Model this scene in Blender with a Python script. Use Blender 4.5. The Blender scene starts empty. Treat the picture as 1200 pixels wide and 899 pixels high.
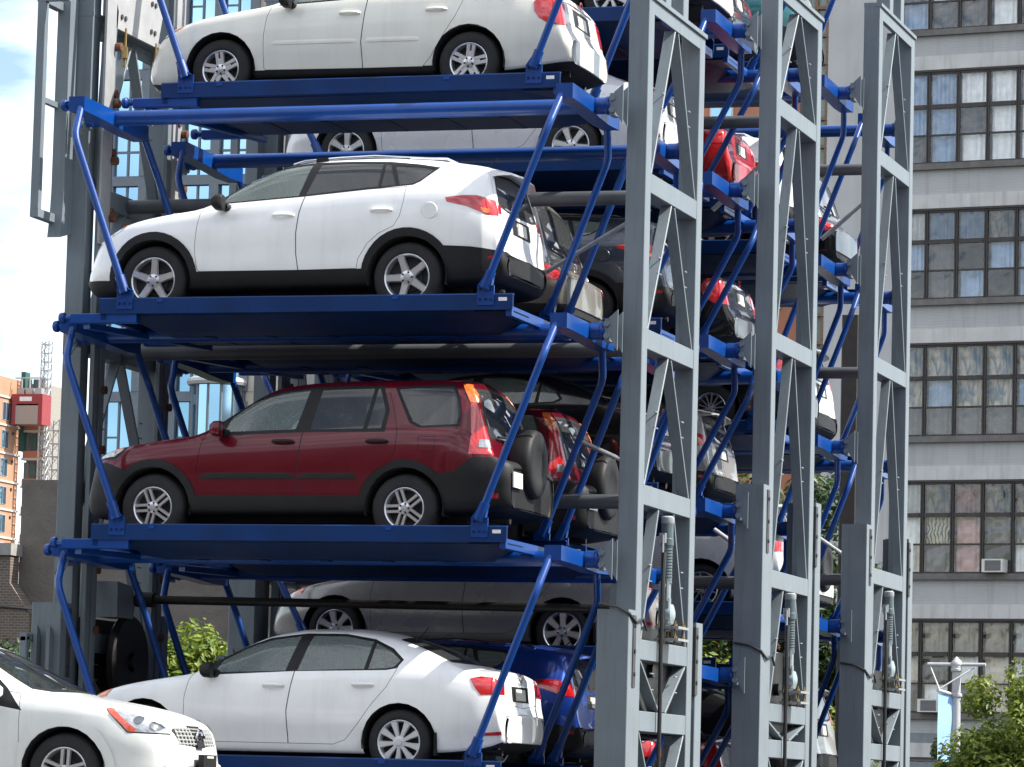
import bpy, bmesh, math, random
from mathutils.bvhtree import BVHTree
from mathutils.interpolate import poly_3d_calc
from math import sin, cos, pi, radians, sqrt, atan2
from mathutils import Vector, Matrix
random.seed(7)
S = bpy.context.scene
COL = S.collection
G = 1.95            # height of the reference level above the street
# ------------------------------------------------------------ camera, sky, sun
cam_d = bpy.data.cameras.new('camera'); cam = bpy.data.objects.new('camera', cam_d); COL.objects.link(cam)
YAW, PIT, ROL = 0.2961, 0.1030, 0.0263
_f = Vector((-sin(YAW)*cos(PIT), cos(YAW)*cos(PIT), sin(PIT)))
_r = Vector((cos(YAW), sin(YAW), 0)); _u = _r.cross(_f)
_r, _u = cos(ROL)*_r + sin(ROL)*_u, -sin(ROL)*_r + cos(ROL)*_u
cam.matrix_world = Matrix(((_r.x,_u.x,-_f.x,10.6283),(_r.y,_u.y,-_f.y,-36.5587),(_r.z,_u.z,-_f.z,G-0.3726),(0,0,0,1)))
cam_d.sensor_width = 36; cam_d.lens = 4696.72/1200*36
cam_d.clip_start = 0.5; cam_d.clip_end = 3000
S.camera = cam
S.view_settings.view_transform = 'Standard'; S.view_settings.look = 'None'
S.view_settings.exposure = 1.08; S.view_settings.gamma = 1
SUN_EL, SUN_AZ = radians(47), radians(12)      # azimuth from +X towards +Y
W = bpy.data.worlds.new('World'); S.world = W; W.use_nodes = True
wn, wl = W.node_tree.nodes, W.node_tree.links
bg = wn['Background']; bg.inputs[1].default_value = 0.10
sky = wn.new('ShaderNodeTexSky'); sky.sky_type = 'NISHITA'; sky.sun_disc = False
sky.sun_elevation = SUN_EL; sky.sun_rotation = pi/2 - SUN_AZ
sky.air_density = 1.0; sky.dust_density = .6; sky.ozone_density = 1.0
tc = wn.new('ShaderNodeTexCoord'); mp = wn.new('ShaderNodeMapping'); mp.inputs['Scale'].default_value = (3.2, 3.2, 11)
mp.inputs['Location'].default_value = (.35, 3.15, .9)
nz = wn.new('ShaderNodeTexNoise'); nz.inputs['Scale'].default_value = 2.3; nz.inputs['Detail'].default_value = 7; nz.inputs['Roughness'].default_value = .55
rp = wn.new('ShaderNodeValToRGB'); rp.color_ramp.elements[0].position = .37; rp.color_ramp.elements[1].position = .67
mx = wn.new('ShaderNodeMix'); mx.data_type = 'RGBA'
mx.inputs[7].default_value = (11.5, 11.8, 12.2, 1)
wl.new(tc.outputs['Generated'], mp.inputs[0]); wl.new(mp.outputs[0], nz.inputs['Vector']); wl.new(nz.outputs['Fac'], rp.inputs[0])
wl.new(rp.outputs[0], mx.inputs[0]); wl.new(sky.outputs[0], mx.inputs[6]); wl.new(mx.outputs[2], bg.inputs[0])
sun_d = bpy.data.lights.new('sun', 'SUN'); sun_d.energy = 4.5; sun_d.angle = radians(.53); sun_d.color = (1, .955, .88)
sun = bpy.data.objects.new('sun', sun_d); COL.objects.link(sun)
sd = Vector((cos(SUN_EL)*cos(SUN_AZ), cos(SUN_EL)*sin(SUN_AZ), sin(SUN_EL)))
sun.rotation_euler = sd.to_track_quat('Z', 'Y').to_euler(); sun.location = (30, 10, 60)

# ------------------------------------------------------------ materials
MATS = {}
def mat(name, col, rough=.5, metal=0., coat=0., var=.0, vscale=8., bump=0., bscale=60., spec=.5, dirt=None, rvar=.0, wear=None, streak=None):
    if name in MATS: return MATS[name]
    m = bpy.data.materials.new(name); m.use_nodes = True
    n, l = m.node_tree.nodes, m.node_tree.links
    b = n['Principled BSDF']
    b.inputs['Base Color'].default_value = (*col, 1); b.inputs['Roughness'].default_value = rough
    b.inputs['Metallic'].default_value = metal; b.inputs['Coat Weight'].default_value = coat
    b.inputs['Coat Roughness'].default_value = .04; b.inputs['Specular IOR Level'].default_value = spec
    if var or bump or dirt or rvar:
        t = n.new('ShaderNodeTexCoord')
        z = n.new('ShaderNodeTexNoise'); z.inputs['Scale'].default_value = vscale; z.inputs['Detail'].default_value = 6
        l.new(t.outputs['Object'], z.inputs['Vector'])
        if var or dirt:
            r = n.new('ShaderNodeValToRGB'); r.color_ramp.elements[0].position = .3; r.color_ramp.elements[1].position = .7
            lo = dirt if dirt else tuple(c*(1-var) for c in col)
            r.color_ramp.elements[0].color = (*lo, 1); r.color_ramp.elements[1].color = (*[min(1, c*(1+var*.6)) for c in col], 1)
            l.new(z.outputs['Fac'], r.inputs[0]); l.new(r.outputs[0], b.inputs['Base Color'])
        if rvar:
            q = n.new('ShaderNodeMapRange'); q.inputs[3].default_value = max(0, rough-rvar); q.inputs[4].default_value = min(1, rough+rvar)
            l.new(z.outputs['Fac'], q.inputs[0]); l.new(q.outputs[0], b.inputs['Roughness'])
        if bump:
            z2 = n.new('ShaderNodeTexNoise'); z2.inputs['Scale'].default_value = bscale; z2.inputs['Detail'].default_value = 4
            l.new(t.outputs['Object'], z2.inputs['Vector'])
            u = n.new('ShaderNodeBump'); u.inputs['Strength'].default_value = bump; u.inputs['Distance'].default_value = .02
            l.new(z2.outputs['Fac'], u.inputs['Height']); l.new(u.outputs[0], b.inputs['Normal'])
    def overlay(colr, fac, sc, lo, hi, amount, detail=8):
        t2 = n.new('ShaderNodeTexCoord'); m3 = n.new('ShaderNodeMapping'); m3.inputs['Scale'].default_value = sc
        z3 = n.new('ShaderNodeTexNoise'); z3.inputs['Scale'].default_value = fac; z3.inputs['Detail'].default_value = detail; z3.inputs['Roughness'].default_value = .65
        r3 = n.new('ShaderNodeMapRange'); r3.inputs[1].default_value = lo; r3.inputs[2].default_value = hi; r3.inputs[4].default_value = amount
        x3 = n.new('ShaderNodeMix'); x3.data_type = 'RGBA'; x3.inputs[7].default_value = (*colr, 1)
        l.new(t2.outputs['Object'], m3.inputs[0]); l.new(m3.outputs[0], z3.inputs['Vector']); l.new(z3.outputs['Fac'], r3.inputs[0]); l.new(r3.outputs[0], x3.inputs[0])
        src = b.inputs['Base Color'].links[0].from_socket if b.inputs['Base Color'].links else None
        if src: l.new(src, x3.inputs[6])
        else: x3.inputs[6].default_value = (*col, 1)
        l.new(x3.outputs[2], b.inputs['Base Color'])
    if wear: overlay(wear[0], wear[1], (1, 1, 1), wear[2], wear[2]+.05, wear[3])
    if streak: overlay(streak[0], streak[1], (3.5, 3.5, .22), .5, .72, streak[2])
    MATS[name] = m
    return m
def glass_mat(name, tint, clear, rough=.02, haze=0., dcol=(.4,.42,.42), ior=1.5):
    """tinted window glass: a fresnel reflection over a partly clear tinted pane"""
    if name in MATS: return MATS[name]
    m = bpy.data.materials.new(name); m.use_nodes = True
    n, l = m.node_tree.nodes, m.node_tree.links
    for x in list(n):
        if x.type != 'OUTPUT_MATERIAL': n.remove(x)
    o = [x for x in n if x.type == 'OUTPUT_MATERIAL'][0]
    tr = n.new('ShaderNodeBsdfTransparent'); tr.inputs[0].default_value = (*[clear*c for c in tint], 1)
    gl = n.new('ShaderNodeBsdfGlossy'); gl.inputs['Roughness'].default_value = rough; gl.inputs[0].default_value = (1, 1, 1, 1)
    fr = n.new('ShaderNodeFresnel'); fr.inputs[0].default_value = ior
    ms = n.new('ShaderNodeMixShader'); l.new(fr.outputs[0], ms.inputs[0]); l.new(tr.outputs[0], ms.inputs[1]); l.new(gl.outputs[0], ms.inputs[2])
    if haze:  # pale diffuse film standing in for daylight that shows in the panes
        df = n.new('ShaderNodeBsdfDiffuse'); df.inputs[0].default_value = (*dcol, 1); m2 = n.new('ShaderNodeMixShader'); m2.inputs[0].default_value = haze
        l.new(tr.outputs[0], m2.inputs[1]); l.new(df.outputs[0], m2.inputs[2]); l.new(m2.outputs[0], ms.inputs[1])
    l.new(ms.outputs[0], o.inputs[0])
    MATS[name] = m
    return m

# ------------------------------------------------------------ object helpers
def link(name, data, parent=None, loc=None):
    o = bpy.data.objects.new(name, data); COL.objects.link(o)
    if parent: o.parent = parent
    if loc: o.location = loc
    return o
def tag(o, label=None, cat=None, group=None, kind=None):
    if label: o['label'] = label
    if cat: o['category'] = cat
    if group: o['group'] = group
    if kind: o['kind'] = kind
    return o
def empty(name, loc, rz=0., **k):
    o = link(name, None, loc=loc); o.rotation_euler.z = rz; o.empty_display_size = .3
    return tag(o, **k)
KID = {}
def kid(o, p=None):
    KID.setdefault(o, [])
    if p is not None: KID.setdefault(p, []).append(o)
    return o
def copy_tree(o, parent=None):
    c = o.copy(); COL.objects.link(c); kid(c, parent)
    if parent: c.parent = parent
    for ch in list(KID[o]): copy_tree(ch, c)
    return c
class MB:
    """collects shapes, builds them as ONE mesh object"""
    def __init__(s): s.v, s.f, s.m = [], [], []; s.cur = 0
    def add(s, vs, fs):
        b = len(s.v); s.v += [tuple(p) for p in vs]; s.f += [tuple(i+b for i in f) for f in fs]; s.m += [s.cur]*len(fs)
        return s
    def box(s, x0, x1, y0, y1, z0, z1):
        vs = [(x, y, z) for x in (x0, x1) for y in (y0, y1) for z in (z0, z1)]
        return s.add(vs, [(0,1,3,2),(4,6,7,5),(0,4,5,1),(2,3,7,6),(0,2,6,4),(1,5,7,3)])
    def cbox(s, x0, x1, y0, y1, z0, z1, c=.01):
        """box with its four vertical edges chamfered"""
        pts = [(x0+c,y0),(x1-c,y0),(x1,y0+c),(x1,y1-c),(x1-c,y1),(x0+c,y1),(x0,y1-c),(x0,y0+c)]
        return s.prism(pts, 'z', z0, z1)
    def prism(s, pts, ax, a, b):
        """2d outline pushed along an axis; outline is (x,y) for z, (x,z) for y, (y,z) for x"""
        n = len(pts)
        def P(p, t): return (p[0], p[1], t) if ax == 'z' else ((p[0], t, p[1]) if ax == 'y' else (t, p[0], p[1]))
        vs = [P(p, a) for p in pts]+[P(p, b) for p in pts]
        fs = [(i, (i+1) % n, n+(i+1) % n, n+i) for i in range(n)]
        fs += [tuple(range(n-1, -1, -1)), tuple(range(n, 2*n))]
        return s.add(vs, fs)
    def beam(s, p, q, w, h, up=(0,0,1), c=.012):
        p, q = Vector(p), Vector(q); d = (q-p).normalized(); up = Vector(up)
        if abs(d.dot(up)) > .97: up = Vector((1,0,0)) if abs(d.x) < .9 else Vector((0,1,0))
        sx = d.cross(up).normalized(); sz = sx.cross(d)
        w, h = w/2, h/2; c = min(c, w*.5, h*.5)
        o = [(-w+c,-h),(w-c,-h),(w,-h+c),(w,h-c),(w-c,h),(-w+c,h),(-w,h-c),(-w,-h+c)]
        vs = [p+sx*a+sz*b for a, b in o]+[q+sx*a+sz*b for a, b in o]
        return s.add(vs, [(i, (i+1) % 8, 8+(i+1) % 8, 8+i) for i in range(8)]+[tuple(range(7,-1,-1)), tuple(range(8,16))])
    def tube(s, pts, r, n=10, cap=True):
        pts = [Vector(p) for p in pts]; rings = []
        ref = None
        for i, p in enumerate(pts):
            a = (pts[i]-pts[i-1]).normalized() if i else (pts[1]-pts[0]).normalized()
            b = (pts[i+1]-pts[i]).normalized() if i < len(pts)-1 else a
            d = (a+b).normalized()
            if ref is None: ref = Vector((0,0,1)) if abs(d.z) < .9 else Vector((1,0,0))
            x = d.cross(ref).normalized(); y = x.cross(d); ref = y
            k = 1/max(.5, a.dot(d))
            rr = r[i] if isinstance(r, (list, tuple)) else r
            rings.append([p+(x*cos(2*pi*j/n)+y*sin(2*pi*j/n))*rr*k for j in range(n)])
        b0 = len(s.v); vs = [v for R in rings for v in R]; fs = []
        for i in range(len(pts)-1):
            for j in range(n): fs.append((i*n+j, i*n+(j+1) % n, (i+1)*n+(j+1) % n, (i+1)*n+j))
        if cap: fs += [tuple(range(n-1,-1,-1)), tuple((len(pts)-1)*n+j for j in range(n))]
        return s.add(vs, fs)
    def cyl(s, p, q, r, n=14, r2=None): return s.tube([p, q], [r, r2 if r2 else r], n)
    def lathe(s, prof, c, ax, n=24, a0=0., a1=2*pi):
        """(radius, offset) profile turned about an axis through c"""
        c = Vector(c); full = abs(a1-a0-2*pi) < 1e-6; m = n if full else n+1
        A = {'x': (Vector((1,0,0)), Vector((0,1,0)), Vector((0,0,1))), 'y': (Vector((0,1,0)), Vector((1,0,0)), Vector((0,0,1))), 'z': (Vector((0,0,1)), Vector((1,0,0)), Vector((0,1,0)))}[ax]
        vs = [c+A[0]*o+(A[1]*cos(a0+(a1-a0)*j/n)+A[2]*sin(a0+(a1-a0)*j/n))*r for r, o in prof for j in range(m)]
        fs = []
        for i in range(len(prof)-1):
            for j in range(n): fs.append((i*m+j, i*m+(j+1) % m, (i+1)*m+(j+1) % m, (i+1)*m+j))
        return s.add(vs, fs)
    def mesh(s, name, mats, sharp=35):
        me = bpy.data.meshes.new(name); me.from_pydata(s.v, [], s.f); me.validate()
        if not isinstance(mats, (list, tuple)): mats = [mats]
        for m in mats: me.materials.append(m)
        if len(me.polygons) == len(s.m): me.polygons.foreach_set('material_index', s.m)
        bm = bmesh.new(); bm.from_mesh(me); bmesh.ops.recalc_face_normals(bm, faces=bm.faces); bm.to_mesh(me); bm.free()
        me.shade_smooth()
        me.set_sharp_from_angle(angle=radians(sharp))
        return me
    def build(s, name, mats, parent=None, loc=None, sharp=35):
        return link(name, s.mesh(name, mats, sharp), parent, loc)
# ------------------------------------------------------------ materials of the lift
STEEL = mat('grey_steel_paint', (.152,.183,.204), .48, var=.12, vscale=2.2, bump=.05, bscale=25, rvar=.12, wear=((.07,.05,.035), 9, .70, .7), streak=((.09,.09,.09), 5, .4))
STEELD = mat('dark_steel', (.05,.052,.055), .55, .3, var=.35, vscale=6)
GALV = mat('galvanised_steel', (.36,.37,.38), .42, .6, var=.2, vscale=12)
BLUE = mat('blue_enamel', (.0012,.045,.225), .3, coat=.0, spec=.42, wear=((.03,.025,.022), 12, .69, .75), streak=((.012,.03,.12), 6, .5), var=.14, vscale=2.5, bump=.03, bscale=18, rvar=.08)
BLUED = mat('blue_enamel_shaded', (.0015,.019,.08), .5, spec=.2, var=.25, vscale=3, wear=((.02,.018,.016), 7, .64, .6), streak=((.02,.022,.03), 4, .5))  # same blue darkened, with the shade under the pallets put into the colour
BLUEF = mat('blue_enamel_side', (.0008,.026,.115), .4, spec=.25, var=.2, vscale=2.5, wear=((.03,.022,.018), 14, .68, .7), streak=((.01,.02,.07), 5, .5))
GREASE = mat('greasy_chain', (.02,.019,.018), .45, .5, var=.4, vscale=15)
RUST = mat('rusty_bolt', (.16,.07,.035), .7, .3, var=.5, vscale=20)
BRASS = mat('zinc_yellow', (.24,.17,.06), .5, .5, var=.3)
CABLE = mat('black_cable', (.012,.012,.013), .6)
STICK = mat('white_sticker', (.75,.75,.74), .5)
MOTG = mat('motor_grey', (.10,.135,.15), .4, .2, var=.12)
MOTL = mat('motor_cap', (.36,.39,.41), .35, .3)

XR_, XL_, XC = .302, -5.662, -2.68       # right tower row, left tower row, middle of the pallets
UY = (2.44, 8.02, 13.60)                 # centre of each lift, going away from the street
# ------------------------------------------------------------ towers
def bay_diag(m, z0, z1, sx, apex=0., w=.16):
    m.beam((0,-apex,z1-.06),(0,-.86,z0+.02), .035, w, up=(1,0,0), c=.004)
def tower(name, X, k, side, rungs, motor_bay, label):
    """side +1: right row with its open face to +X; -1: left row"""
    Y = UY[k]; T = empty(name, (X, Y, 0), label=label, cat='steel tower', group='steel towers of the car lifts'); kid(T)
    zt = rungs[0]
    def P(n, mb, m=STEEL, par=None, sharp=30): o = mb.build(n, m, par or T, sharp=sharp); kid(o, par or T); return o
    for y0, y1 in ((-1.136,-.93), (.93,1.136)):
        q = MB(); q.cbox(-.102,.102,y0,y1,0,(zt if side > 0 else 8.9)+G,.006)
        P('post', q)
        q = MB()                                             # stepped foot column bolted outside the post
        ya, yb = (y0-.19, y0-.004) if y0 < 0 else (y1+.004, y1+.24)
        yk = (y0+.06) if y0 < 0 else (y1-.06)
        zf = {0: 1.48, 1: 3.16, 2: 3.12}[k]
        if y0 < 0: ya, yb = y0-.055, y0+.006; xa, xb = -.215, .106
        else: xa, xb = -.215, .106
        if y0 < 0:
            q.cbox(xa, xb, y0-.06, y0+.2, 0, zf+G, .006) if False else q.cbox(xa, xb, y0-.27, y0-.003, 0, zf+G, .006)
        else: q.cbox(xa, xb, y1+.13, y1+.4, 0, zf+G, .006); q.box(xa, .06, y1+.003, y1+.13, zf-.9+G, zf+G-.02)
        q.box(-.03, .06, y0-.002, y0+.0, 0.1, .2)
        fc = P('foot_column', q)
        q = MB(); yy = y0-.14 if y0 < 0 else y1+.06          # slotted joint plate with three bolts
        q.cbox(.06, .118, yy+.02, yy+.12, zf+G-.75, zf+G-.05, .004)
        jp = P('joint_plate', q, STEELD)
        q = MB()
        for b in (.15, .4, .62): q.cyl((.116,yy+.07,zf+G-b),(.13,yy+.07,zf+G-b), .022, 8)
        b = P('bolt', q, STEELD, jp); b['kind'] = 'stuff'
    zs = list(rungs)
    for i, z in enumerate(zs):
        q = MB()
        if i == 0:
            q.beam((side*.01,-1.14,z+G),(side*.01,1.14,z+G), .23, .05, c=.004); q.beam((side*.09,-1.138,z+G-.09),(side*.09,1.138,z+G-.09), .02, .15, c=.003)
            P('cap_channel', q)
        else:
            q.beam((side*.0,-.928,z+G-.1),(side*.0,.928,z+G-.1), .195, .2, c=.006)
            P('rung', q)
    for i in range(len(zs)-1):
        za, zb = zs[i]-.21 if i else zs[i]-.17, zs[i+1]+.0
        mo = (i == motor_bay)
        for sgn in (-1, 1):
            q = MB(); ap = sgn*(.3 if mo else .06)
            flip = i > motor_bay
            if not flip: a, b = (0, ap, za+G), (0, sgn*.88, zb+G)
            else: a, b = (0, sgn*.88, za+G), (0, sgn*.12, zb+G)
            a = (.035,)+a[1:]; b = (.035,)+b[1:]; q.beam(a, b, .03, .115, up=(1,0,0), c=.004)
            P('diagonal_brace', q)
            q = MB()                                         # bolt stubs on the brace
            p = Vector(a).lerp(Vector(b), .55)
            for dz in (0,.16): q.cyl((.085,p.y+.02*sgn,p.z+dz),(.085,p.y+.11,p.z+dz), .008, 6)
            o = P('bolt_stub', q, GALV); o['kind'] = 'stuff'
    for y0 in (-.45, .25):                                   # narrower head that carries the sprocket
        q = MB(); q.cbox(-.09,.09,y0,y0+.2,zt+G+.03,zt+G+1.7,.006); P('head_post', q)
    q = MB(); q.cbox(-.085,.085,-.6,.6,zt+G+1.705,zt+G+1.85,.01); P('head_beam', q)
    # guide rails on the inner side of the posts
    for y0 in ((-.9, .9) if side < 0 else ()):
        for dy in (-.085, .085):
            q = MB(); q.beam((-side*.19,y0+dy,.25),(-side*.19,y0+dy,zt+G-.3), .12, .05, c=.004); P('guide_rail', q, STEEL)
        q = MB(); q.box(-side*.16-.02, -side*.16+.02, y0-.05, y0+.05, .4, zt+G-.4); P('drive_chain', q, GREASE)
        q = MB()
        z = .7
        while z < zt+G-.5: q.cyl((-side*.25,y0+.12,z),(-side*.15,y0+.12,z), .045, 10); z += .62
        o = P('chain_roller', q, RUST); o['kind'] = 'stuff'
    # lower sprocket
    q = MB(); zc = .93+G
    q.lathe([(.1,-.03),(.1,-.035),(.4,-.035),(.41,-.05),(.47,-.05),(.49,-.03),(.49,.03),(.47,.05),(.1,.05)], (-side*.27,0,zc), 'x', 40); q.cyl((-side*.36,0,zc),(-side*.0,0,zc),.07,14)
    P('sprocket', q, GREASE)
    q = MB(); q.box(-side*.06-.01, -side*.06+.01, -.9, .9, .3+G, 1.36+G); P('dark_backing', q, GREASE)  # added dark panel that blackens the view behind the sprocket
    q = MB(); q.prism([(-.5,1.75+G),(-.1,1.72+G),(.0,1.55+G),(-.06,1.38+G),(-.5,1.38+G)], 'x', -side*.1, -side*.34); P('gearbox', q, STEEL)
    if side > 0:
        zr = zs[motor_bay+1]; zr0 = zs[motor_bay]
        M = P('drive_motor', MB().cbox(.05,.13,-.1,.02,zr+G+.12,zr+G+.6,.02), MOTG); z0 = zr+G
        q = MB(); q.lathe([(.001,1.24),(.05,1.24),(.062,1.22),(.062,1.05),(.066,1.045),(.066,.98),(.056,.97),(.056,.62),(.06,.6),(.001,.6)], (.12,-.06,z0), 'z', 20)
        for zz in [.66+.03*j for j in range(11)]: q.lathe([(.056,zz),(.063,zz+.004),(.063,zz+.008),(.056,zz+.012)], (.12,-.06,z0), 'z', 16)
        P('motor_housing', q, MOTG, M)
        q = MB(); q.lathe([(.001,1.275),(.05,1.275),(.066,1.262),(.067,1.215),(.062,1.2)], (.12,-.06,z0), 'z', 20); P('motor_cap', q, MOTL, M)
        q = MB(); q.cbox(.055,.13,-.15,-.09,z0+1.0,z0+1.1,.01); q.cyl((.1,-.15,z0+1.08),(.1,-.15,z0+.9),.014,8); P('terminal_box', q, MOTL, M)
        q = MB(); q.cbox(.06,.16,-.12,.0,z0+.42,z0+.62,.015); q.cyl((.1,-.14,z0+.57),(.1,.05,z0+.57),.035,12); q.cbox(.09,.17,-.11,-.03,z0+.2,z0+.45,.01); P('gear_unit', q, mat('gear_cast', (.24,.28,.30), .4, .4, var=.2), M)
        q = MB(); q.lathe([(.001,.03),(.05,.03),(.075,.02),(.1,.012),(.105,0),(.105,-.04)], (.17,-.02,z0+.29), 'x', 24); P('gear_cover', q, mat('gear_cover', (.30,.36,.38), .3, .3), M)
        for dz in (.14, .02):
            q = MB(); q.cbox(.05,.3,-.22,.2,z0+dz,z0+dz+.025,.004); q.box(.17,.2,-.03,.0,z0+dz-.1,z0+dz) if dz > .1 else None; P('mounting_plate', q, GALV, M)
        for yy in (-.17, .15):
            for xx in (.09, .25):
                q = MB(); q.cyl((xx,yy,z0-.02),(xx,yy,z0+.22),.012,8); q.cyl((xx,yy,z0+.166),(xx,yy,z0+.19),.024,6); q.cyl((xx,yy,z0+.046),(xx,yy,z0+.07),.024,6); P('threaded_bolt', q, BRASS, M)
        q = MB(); q.tube([(.12,-.15,z0+.9),(.13,-.22,z0+.7),(.135,-.25,z0+.3),(.135,-.27,z0-.1),(.135,-.26,z0-.6),(.135,-.28,.6),(.12,-.32,.1)], .022, 8); P('motor_cable', q, CABLE)
        zc_ = (1.40 if k else 1.53)+G
        q = MB(); q.tube([(-.2,-1.418,zc_),(0,-1.424,zc_-.03),(.11,-1.418,zc_-.09),(.128,-1.2,zc_-.17),(.128,-.97,zc_-.12),(.11,-.75,zc_-.22)], .013, 6); P('conduit', q, CABLE)
    else:
        # the sprocket guard, outer guide plate and tension plate near the head of the left row
        q = MB(); X0 = -.18
        for a, b in (((X0,-1.78,5.46+G),(X0,-1.60,7.9+G)),): q.beam(a, (X0,-1.78,7.9+G), .09, .085, up=(0,1,0), c=.004)
        q.beam((X0,-1.82,5.42+G),(X0,-1.35,5.42+G), .09, .09, c=.004); q.beam((X0,-1.82,6.6+G),(X0,-1.35,6.6+G), .05, .06, c=.004); q.beam((X0,-1.82,7.63+G),(X0,-1.35,7.63+G), .09, .09, c=.004); q.beam((X0+.3,-1.80,7.63+G),(X0-.05,-1.80,7.63+G), .05, .06, c=.004)
        P('sprocket_guard', q)
        q = MB(); q.prism([(-1.42,5.22+G),(-1.1,5.3+G),(-1.12,5.6+G),(-1.15,6.0+G),(-1.15,8.6+G),(-1.36,8.6+G),(-1.36,5.7+G),(-1.38,5.45+G)], 'x', -.2, -.06); P('outer_guide', q)
        q = MB(); q.prism([(-.86,7.52+G),(.4,7.52+G),(.56,8.0+G),(.40,8.9+G),(-.5,8.9+G),(-.9,8.3+G)], 'x', .16, .2)
        tp = P('tension_plate', q, mat('plate_grey', (.34,.345,.35), .5, .2, var=.12, vscale=5))
        q = MB()
        for yy, zz in ((-.62,7.66),(-.62,7.96),(-.62,8.25),(.2,7.66),(.2,7.96),(.2,8.25)):
            for d in (0, .1): q.cyl((.19,yy+d,zz+G),(.215,yy+d,zz+G),.028,8)
        o = P('bolt_head', q, STEELD, tp); o['kind'] = 'stuff'
        for yy in (-.5, .35):
            q = MB(); q.cyl((.2,yy,7.15+G),(.2,yy,7.56+G),.018,8); q.cyl((.2,yy,7.24+G),(.2,yy,7.36+G),.035,6); P('tension_screw', q, BRASS)
        for yy in (-.95, .98):
            q = MB(); q.prism([(yy-.13,5.2+G),(yy+.12,5.2+G),(yy+.12,8.6+G),(yy-.13,8.6+G)], 'x', .21, .235); P('cover_plate', q, mat('plate_grey', (.34,.345,.35)))
            q = MB(); q.prism([(yy+.13,7.9+G),(yy+.25,7.7+G),(yy+.1,6.2+G),(yy-.02,5.9+G),(yy-.02,6.2+G)], 'x', .1, .2); P('gusset', q)
            q = MB()
            for zz in (5.5,6.1,6.7,7.3): q.cyl((.2,yy+.13,zz+G),(.3,yy+.13,zz+G),.045,10)
            o = P('guide_wheel', q, RUST); o['kind'] = 'stuff'
        # foot gussets
        for dx in (-.12, .02):
            q = MB(); q.prism([(-1.52,0.6+G),(-1.52,1.25+G),(-1.44,1.2+G),(-1.4,1.0+G),(-1.4,.3+G),(-1.52,.3+G)], 'x', dx-.02, dx+.02); P('foot_gusset', q)
        q = MB(); q.beam((-.19,-1.62,.2+G),(-.19,-1.62,1.12+G), .08,.08); q.beam((-.19,-1.66,1.12+G),(-.19,-1.4,1.12+G), .08,.08); P('foot_bracket', q)
    return T
RUNGS = ((7.6,5.84,4.28,2.735,1.21,.51,-.6), (8.87,7.575,4.915,2.24,.75,.35,-.6), (9.72,7.9,5.263,2.608,1.09,.42,-.6))
PLACE = ('nearest', 'middle', 'farthest')
for k in range(3):
    mbay = (3, 3, 3)[k]
    tower('lift_tower', XR_, k, 1, RUNGS[k], mbay, ('grey lattice steel tower nearest the camera, right beside the white cars', 'grey lattice steel tower standing second in the row of three on the right', 'grey lattice steel tower at the far right in front of the grey window facade')[k])
    tower('lift_tower', XL_, k, -1, RUNGS[k], mbay, ('dark grey steel tower at the far left with bolted plate and open side frame', 'grey steel tower on the left row behind the first lift', 'grey steel tower at the rear of the left row')[k])
# long pipes and brace rods that tie the two rows together
for k in range(3):
    for i, z in enumerate(RUNGS[k][1:4]):
        q = MB(); q.cyl((XL_+.02,0,0),(XR_-.12,0,0),.075,16); q.prism([(-.1,-.1),(.1,-.1),(.1,.1),(-.1,.1)],'x',XR_-.125,XR_-.11)
        o = q.build('tie_pipe', mat('dull_pipe_paint', (.075,.082,.09), .5, var=.2, vscale=3), loc=(0,UY[k],z-.1+G))
        tag(o, '%s grey tie pipe running between the left and right towers of the %s lift' % (('upper','middle','lower')[i], PLACE[k]), 'pipe', 'tie pipes')
def rod(k, a, b, label):
    q = MB(); q.tube([(a[0],-.02,a[1]+G),(b[0],-.02,b[1]+G)], .018, 8); q.tube([(a[0],.05,a[1]+G),(b[0],.05,b[1]+G)], .012, 6)
    d = Vector((b[0]-a[0],0,b[1]-a[1])).normalized(); p = Vector((a[0],0,a[1]+G)); q.beam(p, p+d*.5, .06, .05)
    tag(q.build('brace_rod', GALV, loc=(0,UY[k],0)), label, 'brace rod', 'diagonal brace rods')
rod(0, (-1.4,4.72), (.15,5.62), 'slanting brace rod crossing behind the white SUV, beside the tan SUV')
rod(0, (-.6,3.28), (.15,2.95), 'thin brace rod by the spare wheel of the second red SUV')
rod(1, (-.6,6.45), (.15,7.15), 'slanting brace rod in front of the red car')
rod(1, (-.5,2.75), (.15,2.3), 'thin brace rod behind the motor of the middle tower')
rod(2, (-.55,6.9), (.15,7.5), 'slanting brace rod above the black SUV near the farthest tower')
rod(2, (-.6,3.1), (.15,2.6), 'thin brace rod beside the spare tyre near the farthest tower')

q = MB(); q.cyl((XL_+.3,2.44,1.59+G),(XR_-.12,2.44,1.545+G),.045,12); q.cyl((XL_+.35,2.44,1.589+G),(XL_+.55,2.44,1.586+G),.08,14); tag(q.build('drive_shaft', GREASE), 'black drive shaft crossing in front of the shaded silver-grey sedan', 'drive shaft')
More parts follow.
